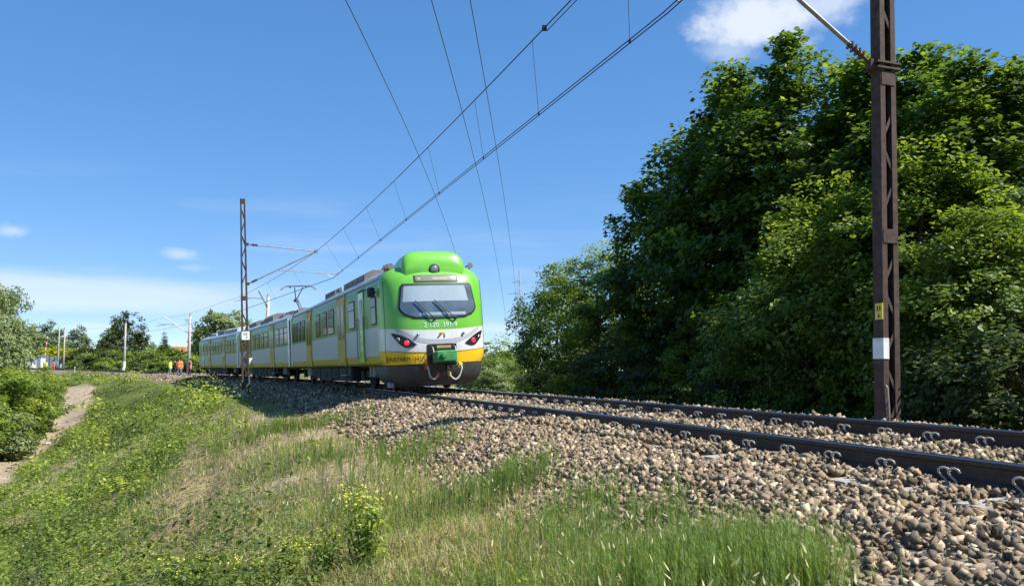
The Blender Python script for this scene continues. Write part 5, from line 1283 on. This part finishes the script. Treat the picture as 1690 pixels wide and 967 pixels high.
# dry straw-coloured grass with green blades between
s, p, y = scatter(270000, 2.2, 45, 2.75, 8.5, r, 1.7)
dens = dry_mask(s, p) * (.42 + .8 * vnoise(s * 1.7, p * 1.7, 82)); dens += .10 * (p > 3)
k = r.random(len(s)) < dens; s, p, y = s[k], p[k], y[k]
B = xy(s, p); lod = np.maximum(1, y / 9); tuft = vnoise(s * 2.3, p * 2.3, 83)
h = (.05 + .17 * tuft * r.random(len(s)) ** .6) * r.uniform(.7, 1.3, len(s)); V, F = blades(B, h, .0022 * lod * r.uniform(.7, 1.4, len(s)), r.uniform(.35, 1.6, len(s)), r)
gv = smooth(vnoise(s * .8, p * .8, 84) + r.normal(0, .12, len(s)), .55, .72); var = np.where(r.random(len(s)) < gv * .6, 1.0, r.random(len(s)) * .82)
tag(np_obj('dry_grass', V, F, 'blade_dry', var=np.repeat(var, 5)), 'dry straw-coloured grass on the embankment shoulder', 'grass', kind='stuff'); n_dry = len(F)
# pale seed heads
s2, p2, y2 = scatter(26000, 3.2, 16, 3.0, 7.0, r, 1.7); k = r.random(len(s2)) < .28 * dry_mask(s2, p2) * smooth(vnoise(s2 * .9, p2 * .9, 85), .35, .7); s2, p2, y2 = s2[k], p2[k], y2[k]
B2 = xy(s2, p2); hh = r.uniform(.18, .42, len(s2)); off = r.normal(0, .05, (len(s2), 2)); top = B2 + np.stack([off[:, 0], off[:, 1], hh], -1)
V, F = leaves(top, r.normal(size=(len(top), 3)) + np.array([0, -1.0, .2]), r.uniform(.03, .055, len(top)), EAR, r, axis=np.tile([[.1, 0, 1.0]], (len(top), 1)))
Vs, Fs = blades(B2, hh * 1.1, np.full(len(B2), .0014), r.uniform(.05, .25, len(B2)), r)
tag(np_obj('seed_heads', np.concatenate([V, Vs]), np.concatenate([F, Fs + len(V)]), 'blade_dry', var=np.concatenate([np.full(len(V), .78), np.full(len(Vs), .5)])), 'pale bristly grass ears above the dry grass', 'grass', kind='stuff')
# green grass: foot of the ballast, slope and path edges
s, p, y = scatter(420000, 2.4, 110, 2.9, 26, r, 1.55)
g1 = .55 * smooth(vnoise(s * .75, p * .95, 86) + .25 * vnoise(s * 3, p * 3, 87), .72, .92) * (p < 7.5) + .45 * smooth(p, 6.5, 8) + .4 * smooth(vnoise(s * .5, p * .5, 88), .4, .7) * smooth(p, 5, 7) + .26
dens = np.clip(g1, 0, 1) * (1 - path_mask(s, p)) * (1 - .8 * bare_mask(s, p)) * smooth(p + (vnoise(s * .9, p * .9, 89) - .5) * 1.2, 3.0, 3.9)
k = r.random(len(s)) < dens * .62; s, p, y = s[k], p[k], y[k]
B = xy(s, p); lod = np.maximum(1, y / 8); h = r.uniform(.05, .19, len(s)) * (1 - .35 * smooth(p, 10, 13) * (1 - smooth(p, 18, 20))); V, F = blades(B, h, .0030 * lod * r.uniform(.7, 1.4, len(s)), r.uniform(.15, .9, len(s)), r)
var = np.clip(.25 + .5 * vnoise(s * .4, p * .4, 90) + r.normal(0, .16, len(s)), 0, 1)
tag(np_obj('green_grass', V, F, 'blade_green', var=np.repeat(var, 5)), 'green grass blades spread over the embankment slope', 'grass', kind='stuff'); n_grn = len(F)
# broad-leaved ground cover on the slope: many leafy mounds
s, p, y = scatter(34000, 4.0, 130, 4.8, 30, r, 1.2)
cov = smooth(p + (vnoise(s * .3, p * .3, 31) - .5) * 3.4, 5.2, 7.0); cov = np.maximum(cov, smooth(s, 15, 28) * (p > 4.4))
dens = cov * (1 - np.clip(path_mask(s, p) * 1.3, 0, 1)) * (1 - .95 * bare_mask(s, p)) * (.22 + .85 * smooth(vnoise(s * .55, p * .7, 91), .3, .65))
k = r.random(len(s)) < dens * .31; s, p, y = s[k], p[k], y[k]; nc = len(s); lod = np.maximum(1, y / 11)
Cc = xy(s, p); Rc = (.15 + .45 * r.random(nc) ** 1.7) * lod ** .45; Hc = Rc * r.uniform(.55, 2.1, nc) * (1 - .35 * smooth(s, 40, 80)) * (1 - .45 * smooth(p, 10.5, 12.5) * (1 - smooth(p, 17, 18.5)))
cv = np.clip(.02 + .92 * vnoise(s * .33, p * .5, 93) + r.normal(0, .15, nc), 0, 1); lsz = r.choice([.04, .06, .085], nc, p=[.35, .4, .25]) * lod ** .75 * (.55 + .30 * smooth(y, 5, 10))
per = np.clip((105 * (Rc / .3) ** 2 / (lsz / .05) ** 1.7), 30, 300).astype(int); idx = np.repeat(np.arange(nc), per); n = len(idx)
q = sph(n, r); q[:, 2] = np.abs(q[:, 2]) ** .8; dep = r.random(n) ** .35
Cq = Cc[idx] + q * dep[:, None] * np.stack([Rc[idx] * 1.15, Rc[idx] * 1.15, Hc[idx]], -1)
Nn = q * .55 + np.array([.05, -.05, .75]) + r.normal(size=(n, 3)) * .42
V, F = leaves(Cq, Nn, lsz[idx] * r.uniform(.6, 1.4, n), LEAFY, r, fold=.3, droop=.25)
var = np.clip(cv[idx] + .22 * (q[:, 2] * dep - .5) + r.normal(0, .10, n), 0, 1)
tag(np_obj('ground_cover', V, F, 'leaf_ground', var=np.repeat(var, 4)), 'tangle of low leafy weeds covering the embankment slope', 'ground cover', kind='stuff'); n_cov = len(F)
# small rosettes and seedlings between the dry grass
s, p, y = scatter(26000, 3.0, 30, 3.1, 7.5, r, 1.5)
k = r.random(len(s)) < .42 * smooth(vnoise(s * .9, p * .9, 96), .34, .62) * smooth(p, 3.1, 4.0) * (1 - .6 * bare_mask(s, p)); s, p, y = s[k], p[k], y[k]; nc = len(s); lod = np.maximum(1, y / 9)
Cc = xy(s, p); Rc = r.uniform(.04, .15, nc) * lod ** .4; Hc = r.uniform(.04, .17, nc); cv = np.clip(.25 + .6 * vnoise(s * .6, p * .6, 97) + r.normal(0, .15, nc), 0, 1); lsz = r.uniform(.02, .042, nc) * lod ** .7
idx = np.repeat(np.arange(nc), 17); n = len(idx); q = sph(n, r); q[:, 2] = np.abs(q[:, 2]); dep = r.random(n) ** .5
Cq = Cc[idx] + q * dep[:, None] * np.stack([Rc[idx], Rc[idx], Hc[idx]], -1)
V, F = leaves(Cq, q * .6 + np.array([0, 0, .7]) + r.normal(size=(n, 3)) * .4, lsz[idx] * r.uniform(.6, 1.4, n), LANCE2, r, fold=.3, droop=.2)
tag(np_obj('low_weeds', V, F, 'leaf_ground', var=np.repeat(np.clip(cv[idx] + r.normal(0, .1, n), 0, 1), 4)), 'small yellow-green weeds among the dry grass of the shoulder', 'weeds', kind='stuff')
# taller leafy stems standing in patches over the slope
s, p, y = scatter(14000, 5.0, 70, 5.2, 15, r, 1.4); k = r.random(len(s)) < .55 * smooth(vnoise(s * .45, p * .6, 98), .52, .72) * (1 - path_mask(s, p)) * (1 - .7 * bare_mask(s, p)) * (1 - smooth(p, 11, 13)); s, p, y = s[k], p[k], y[k]; nc = len(s); lod = np.maximum(1, y / 10)
Cc = xy(s, p); hh = r.uniform(.25, .62, nc); tl = r.normal(0, .12, (nc, 2)); idx = np.repeat(np.arange(nc), 16); n = len(idx); t = r.uniform(.25, 1, n); a = r.uniform(0, 6.283, n)
Cq = Cc[idx] + np.stack([tl[idx, 0] * t, tl[idx, 1] * t, hh[idx] * t], -1); ax = np.stack([np.cos(a), np.sin(a), np.full(n, .35)], -1)
V, F = leaves(Cq, np.stack([-.35 * np.cos(a), -.35 * np.sin(a), np.ones(n)], -1) + r.normal(size=(n, 3)) * .2, (.06 + .05 * (1 - t)) * lod[idx] ** .7, LANCE2, r, fold=.2, droop=.3, axis=ax)
Vs, Fs = blades(Cc, hh, .003 * lod, np.full(nc, .12), r); pv = np.clip(.2 + .6 * vnoise(s * .5, p * .5, 99) + r.normal(0, .12, nc), 0, 1)
tag(np_obj('tall_weeds', np.concatenate([V, Vs]), np.concatenate([F, Fs + len(V)]), 'leaf_ground', var=np.concatenate([np.repeat(np.clip(pv[idx] + .25 * (t - .6), 0, 1), 4), np.repeat(pv, 5)])), 'taller leafy weed stems standing over the ground cover', 'weeds', kind='stuff')
# dead stalks lying on the bare patches
s, p, y = scatter(160000, 4.5, 60, 5.0, 14.5, r, 1.5); k = r.random(len(s)) < (bare_mask(s, p) * .8 + .03); s, p, y = s[k], p[k], y[k]
A = xy(s, p); A[:, 2] += r.uniform(.01, .10, len(s)); a = r.normal(.6, 1.3, len(s)); ln = r.uniform(.08, .36, len(s)); t2 = np.stack([np.cos(a) * ln, np.sin(a) * ln], -1)
s3_, p3_ = SP(A[:, 0] + t2[:, 0], A[:, 1] + t2[:, 1]); Bq = np.stack([A[:, 0] + t2[:, 0], A[:, 1] + t2[:, 1], height(s3_, p3_) + r.uniform(.01, .16, len(s))], -1)
w = np.stack([-np.sin(a), np.cos(a), np.zeros(len(s))], -1) * (.004 * np.maximum(1, y / 12))[:, None]; upv = np.array([0, 0, .006])
V = np.stack([A - w, A + w, Bq + w * .5, Bq - w * .5, A + upv, Bq + upv], 1).reshape(-1, 3); FT = np.array([(0, 1, 2), (0, 2, 3), (0, 4, 5), (0, 5, 3), (1, 2, 5), (1, 5, 4)])
F = ((np.arange(len(s)) * 6)[:, None, None] + FT[None]).reshape(-1, 3)
tag(np_obj('dead_stalks', V, F, 'blade_dry', var=np.repeat(r.uniform(0, .7, len(s)), 6)), 'dead stalks and twigs lying on bare patches of the slope', 'stalks', kind='stuff')
# horsetail: jointed stems with whorls of thin branchlets
def horsetail(s, p, y, hmin, hmax, nb):
    B = xy(s, p); n = len(s); h = r.uniform(hmin, hmax, n); tilt = r.normal(0, .10, (n, 2)); tip = B + np.stack([tilt[:, 0] * h, tilt[:, 1] * h, h], -1)
    lod = np.maximum(1, y / 6); w = np.stack([np.full(n, .0022), np.full(n, .0006), np.zeros(n)], -1) * lod[:, None]
    V0 = np.stack([B - w, B + w, tip], 1).reshape(-1, 3); F0 = np.arange(n * 3).reshape(-1, 3)
    idx = np.repeat(np.arange(n), nb); t = r.uniform(.12, .95, len(idx)); A = B[idx] + (tip - B)[idx] * t[:, None]; a = r.uniform(0, 6.283, len(idx)); ln = h[idx] * (.34 * (1 - t) + .05) * r.uniform(.6, 1.2, len(idx))
    d = np.stack([np.cos(a) * .62, np.sin(a) * .62, np.full(len(idx), .78)], -1); q = np.stack([-np.sin(a), np.cos(a), np.zeros(len(idx))], -1) * (.0013 * lod[idx])[:, None]
    V1 = np.stack([A - q, A + q, A + d * ln[:, None]], 1).reshape(-1, 3); F1 = np.arange(len(V1)).reshape(-1, 3) + len(V0)
    pv = np.clip(.2 + .45 * vnoise(s * 1.2, p * 1.2, 95) + r.normal(0, .14, n), 0, 1)
    return np.concatenate([V0, V1]), np.concatenate([F0, F1]), np.concatenate([np.repeat(pv, 3), np.repeat(np.clip(pv[idx] + .2 * (t - .4), 0, 1), 3)])
def clumps(spec):
    S_, P_, Y_2 = [], [], []
    for (px, py, rad, n, dz) in spec:
        # where the clump's foot meets the shoulder
        ray = np.array([(px - 845) / 1450, 1.0, math.tan(math.atan((483.5 - py) / 1450) + PITCH)]); yy = np.linspace(1.5, 40, 2000); sx, pxx = SP(ray[0] * yy, yy); hz = height(sx, pxx); i = int(np.argmax(CAMZ + ray[2] * yy < hz + dz)); 
        x0, y0 = ray[0] * yy[i], yy[i]; q = r.normal(size=(n, 2)) * rad; xx, y_ = x0 + q[:, 0], y0 + q[:, 1]; s_, p_ = SP(xx, y_); kk = (p_ > 2.35) & (y_ > 1.4); S_.append(s_[kk]); P_.append(p_[kk]); Y_2.append(y_[kk])
    return np.concatenate(S_), np.concatenate(P_), np.concatenate(Y_2)
s, p, y = clumps(((1080, 985, .22, 480, 0), (1170, 985, .22, 480, 0), (1260, 990, .18, 380, 0), (1010, 970, .22, 260, 0), (1120, 940, .20, 240, 0), (1220, 945, .16, 200, 0), (1310, 995, .08, 110, 0), (1090, 870, .10, 40, 0),
                  (850, 800, .30, 220, 0), (800, 830, .25, 120, 0), (705, 745, .5, 150, 0), (655, 770, .4, 80, 0), (520, 705, .8, 170, 0), (470, 715, .8, 120, 0), (950, 850, .2, 90, 0), (890, 920, .25, 170, 0), (740, 850, .25, 70, 0), (935, 900, .2, 100, 0), (1030, 880, .15, 60, 0), (640, 800, .3, 60, 0), (980, 935, .15, 60, 0), (560, 760, .5, 60, 0)))
V, F, var = horsetail(s, p, y, .14, .34, 38)
tag(np_obj('horsetail', V, F, 'horsetail_green', var=var), 'bright green feathery horsetail at the foot of the ballast', 'horsetail', kind='stuff'); n_hor = len(F)

# ------------------------------------------------------------------ single plants that stand out
def ray_ground(px, py):
    t = math.tan(math.atan((483.5 - py) / 1450) + PITCH); yy = np.linspace(1.5, 140, 9000); sx, pq = SP((px - 845) / 1450 * yy, yy); hz = height(sx, pq); i = int(np.argmax(CAMZ + t * yy < hz)); return Vector(((px - 845) / 1450 * yy[i], yy[i], float(hz[i])))
def flower_plant(px, py, H, w, label, nstem=14, seed=0):
    rr = np.random.default_rng(seed); g = ray_ground(px, py); root = empty('flowering_plant', g); tag(root, label, 'plant', 'yellow-flowering weeds on the shoulder')
    mb = MB(); LC, LN, FC = [], [], []
    for k in range(nstem):
        a = rr.uniform(0, 6.28); rad_ = w * rr.random() ** .6; h = H * rr.uniform(.65, 1); tip = Vector((math.cos(a) * rad_, math.sin(a) * rad_, h)); b = Vector((math.cos(a) * rad_ * .25, math.sin(a) * rad_ * .25, 0))
        mid = b.lerp(tip, .5) + Vector((0, 0, h * .08)); mb.tube([b, mid, tip], [.005, .004, .002], 4)
        for q in range(34): f = rr.uniform(.1, .92); c = b.lerp(tip, f); LC.append(np.array(c) + rr.normal(size=3) * .035); LN.append(np.array([math.cos(a), math.sin(a), 1.0]) + rr.normal(size=3) * .5)
        for q in range(15): FC.append(np.array(tip) + rr.normal(size=3) * np.array([.055, .055, .03]) * (H / .45))
    mb.obj('stem', 'blade_stem', root)
    V, F = leaves(np.array(LC), np.array(LN), rr.uniform(.04, .085, len(LC)), LANCE, rr); np_obj('foliage', V, F, 'leaf_ground', root, var=np.repeat(rr.uniform(.3, 1.0, len(LC)), 4))
    V, F = leaves(np.array(FC), sph(len(FC), rr) * .6 + np.array([0, 0, .8]), rr.uniform(.013, .024, len(FC)), QUAD, rr); np_obj('blossom', V, F, 'petal', root)
M('blade_stem', (.10, .16, .04), .7, var=.2)
flower_plant(612, 935, .55, .20, 'tall yellow-flowering weed in the dry grass, the largest of them', 16, 1)
flower_plant(345, 990, .34, .30, 'broad clump of yellow flowers at the bottom edge, left of centre', 24, 2)
flower_plant(420, 985, .30, .16, 'small yellow-flowering weed right of the broad clump', 10, 3)
flower_plant(480, 955, .30, .16, 'loose yellow-flowering weed left of the tall one', 10, 4)
flower_plant(540, 950, .32, .14, 'thin yellow-flowering weed just left of the tall one', 8, 5)
flower_plant(300, 975, .26, .18, 'low yellow-flowering weed left of the broad clump', 12, 6)
# pale dry sticks rising from the horsetail
for (pa, pb, lab) in (((962, 940), (1008, 850), 'pale bent dry stalk standing left of the horsetail'), ((975, 965), (1012, 930), 'short pale dry stick leaning at the bottom edge')):
    g = ray_ground(*pa); Yb_ = g.y - .05; e = Vector(((pb[0] - 845) / 1450 * Yb_, Yb_, zpix(pb[1], Yb_))); d = e - g
    m = MB(); m.tube([(0, 0, 0), d * .3 + Vector((-.02, 0, .01)), d * .65 + Vector((-.025, 0, .02)), d], [.006, .005, .004, .002], 6); m.tube([d * .45 + Vector((-.02, 0, .015)), d * .8 + Vector((.05, .03, .01))], [.003, .0015], 5); o = m.obj('dry_stick', 'straw'); o.location = g; tag(o, lab, 'stick')
# logs and stump on the slope
for (px, py, L_, r_, rz, lab) in ((293, 885, .55, .05, .9, 'dark fallen log with a pale broken end on the slope'), (122, 862, .6, .06, .8, 'dark charred log in the hollow on the left slope'), (170, 845, .8, .02, .4, 'thin dark branch lying above the charred log'), (120, 945, .9, .025, .75, 'grey dead branch near the bottom left corner')):
    g = ray_ground(px, py); m = MB(); d = Vector((math.cos(rz), math.sin(rz), .35)); m.tube([-d * L_ / 2, -d * L_ * .1 + Vector((0, 0, .02)), d * L_ * .2 + Vector((0, .02, 0)), d * L_ / 2], [r_, r_ * 1.05, r_ * .9, r_ * .7], 8); m.tube([Vector((0, 0, 0)), Vector((.1, -.05, .12)) * (L_ / .6)], [r_ * .4, .006], 5)
    o = m.obj('fallen_log' if r_ > .03 else 'fallen_branch', 'bark' if r_ > .03 else 'wood_grey'); o.location = g + Vector((0, 0, r_ * .8 + .05)); tag(o, lab, 'log' if r_ > .03 else 'branch')
# litter on the path
for (px, py, w, lab) in ((86, 733, .5, 'white scrap of litter halfway along the dirt path'), (92, 708, .4, 'pale flat litter higher up the dirt path'), (120, 668, .35, 'small pale litter near the far end of the dirt path')):
    g = ray_ground(px, py); m = MB(); nn = 5
    vs = [(w * (i / (nn - 1) - .5), w * .6 * (j / (nn - 1) - .5), .04 + .10 * random.random()) for i in range(nn) for j in range(nn)]
    m.add(vs, [(i * nn + j, (i + 1) * nn + j, (i + 1) * nn + j + 1, i * nn + j + 1) for i in range(nn - 1) for j in range(nn - 1)]); m.add([(x, y, z - .012) for x, y, z in vs], [(i * nn + j, i * nn + j + 1, (i + 1) * nn + j + 1, (i + 1) * nn + j) for i in range(nn - 1) for j in range(nn - 1)])
    o = m.obj('litter', 'litter'); o.location = g; tag(o, lab, 'litter', 'litter on the path')
print('tris: dry %d green %d cover %d horsetail %d' % (n_dry, n_grn, n_cov, n_hor))
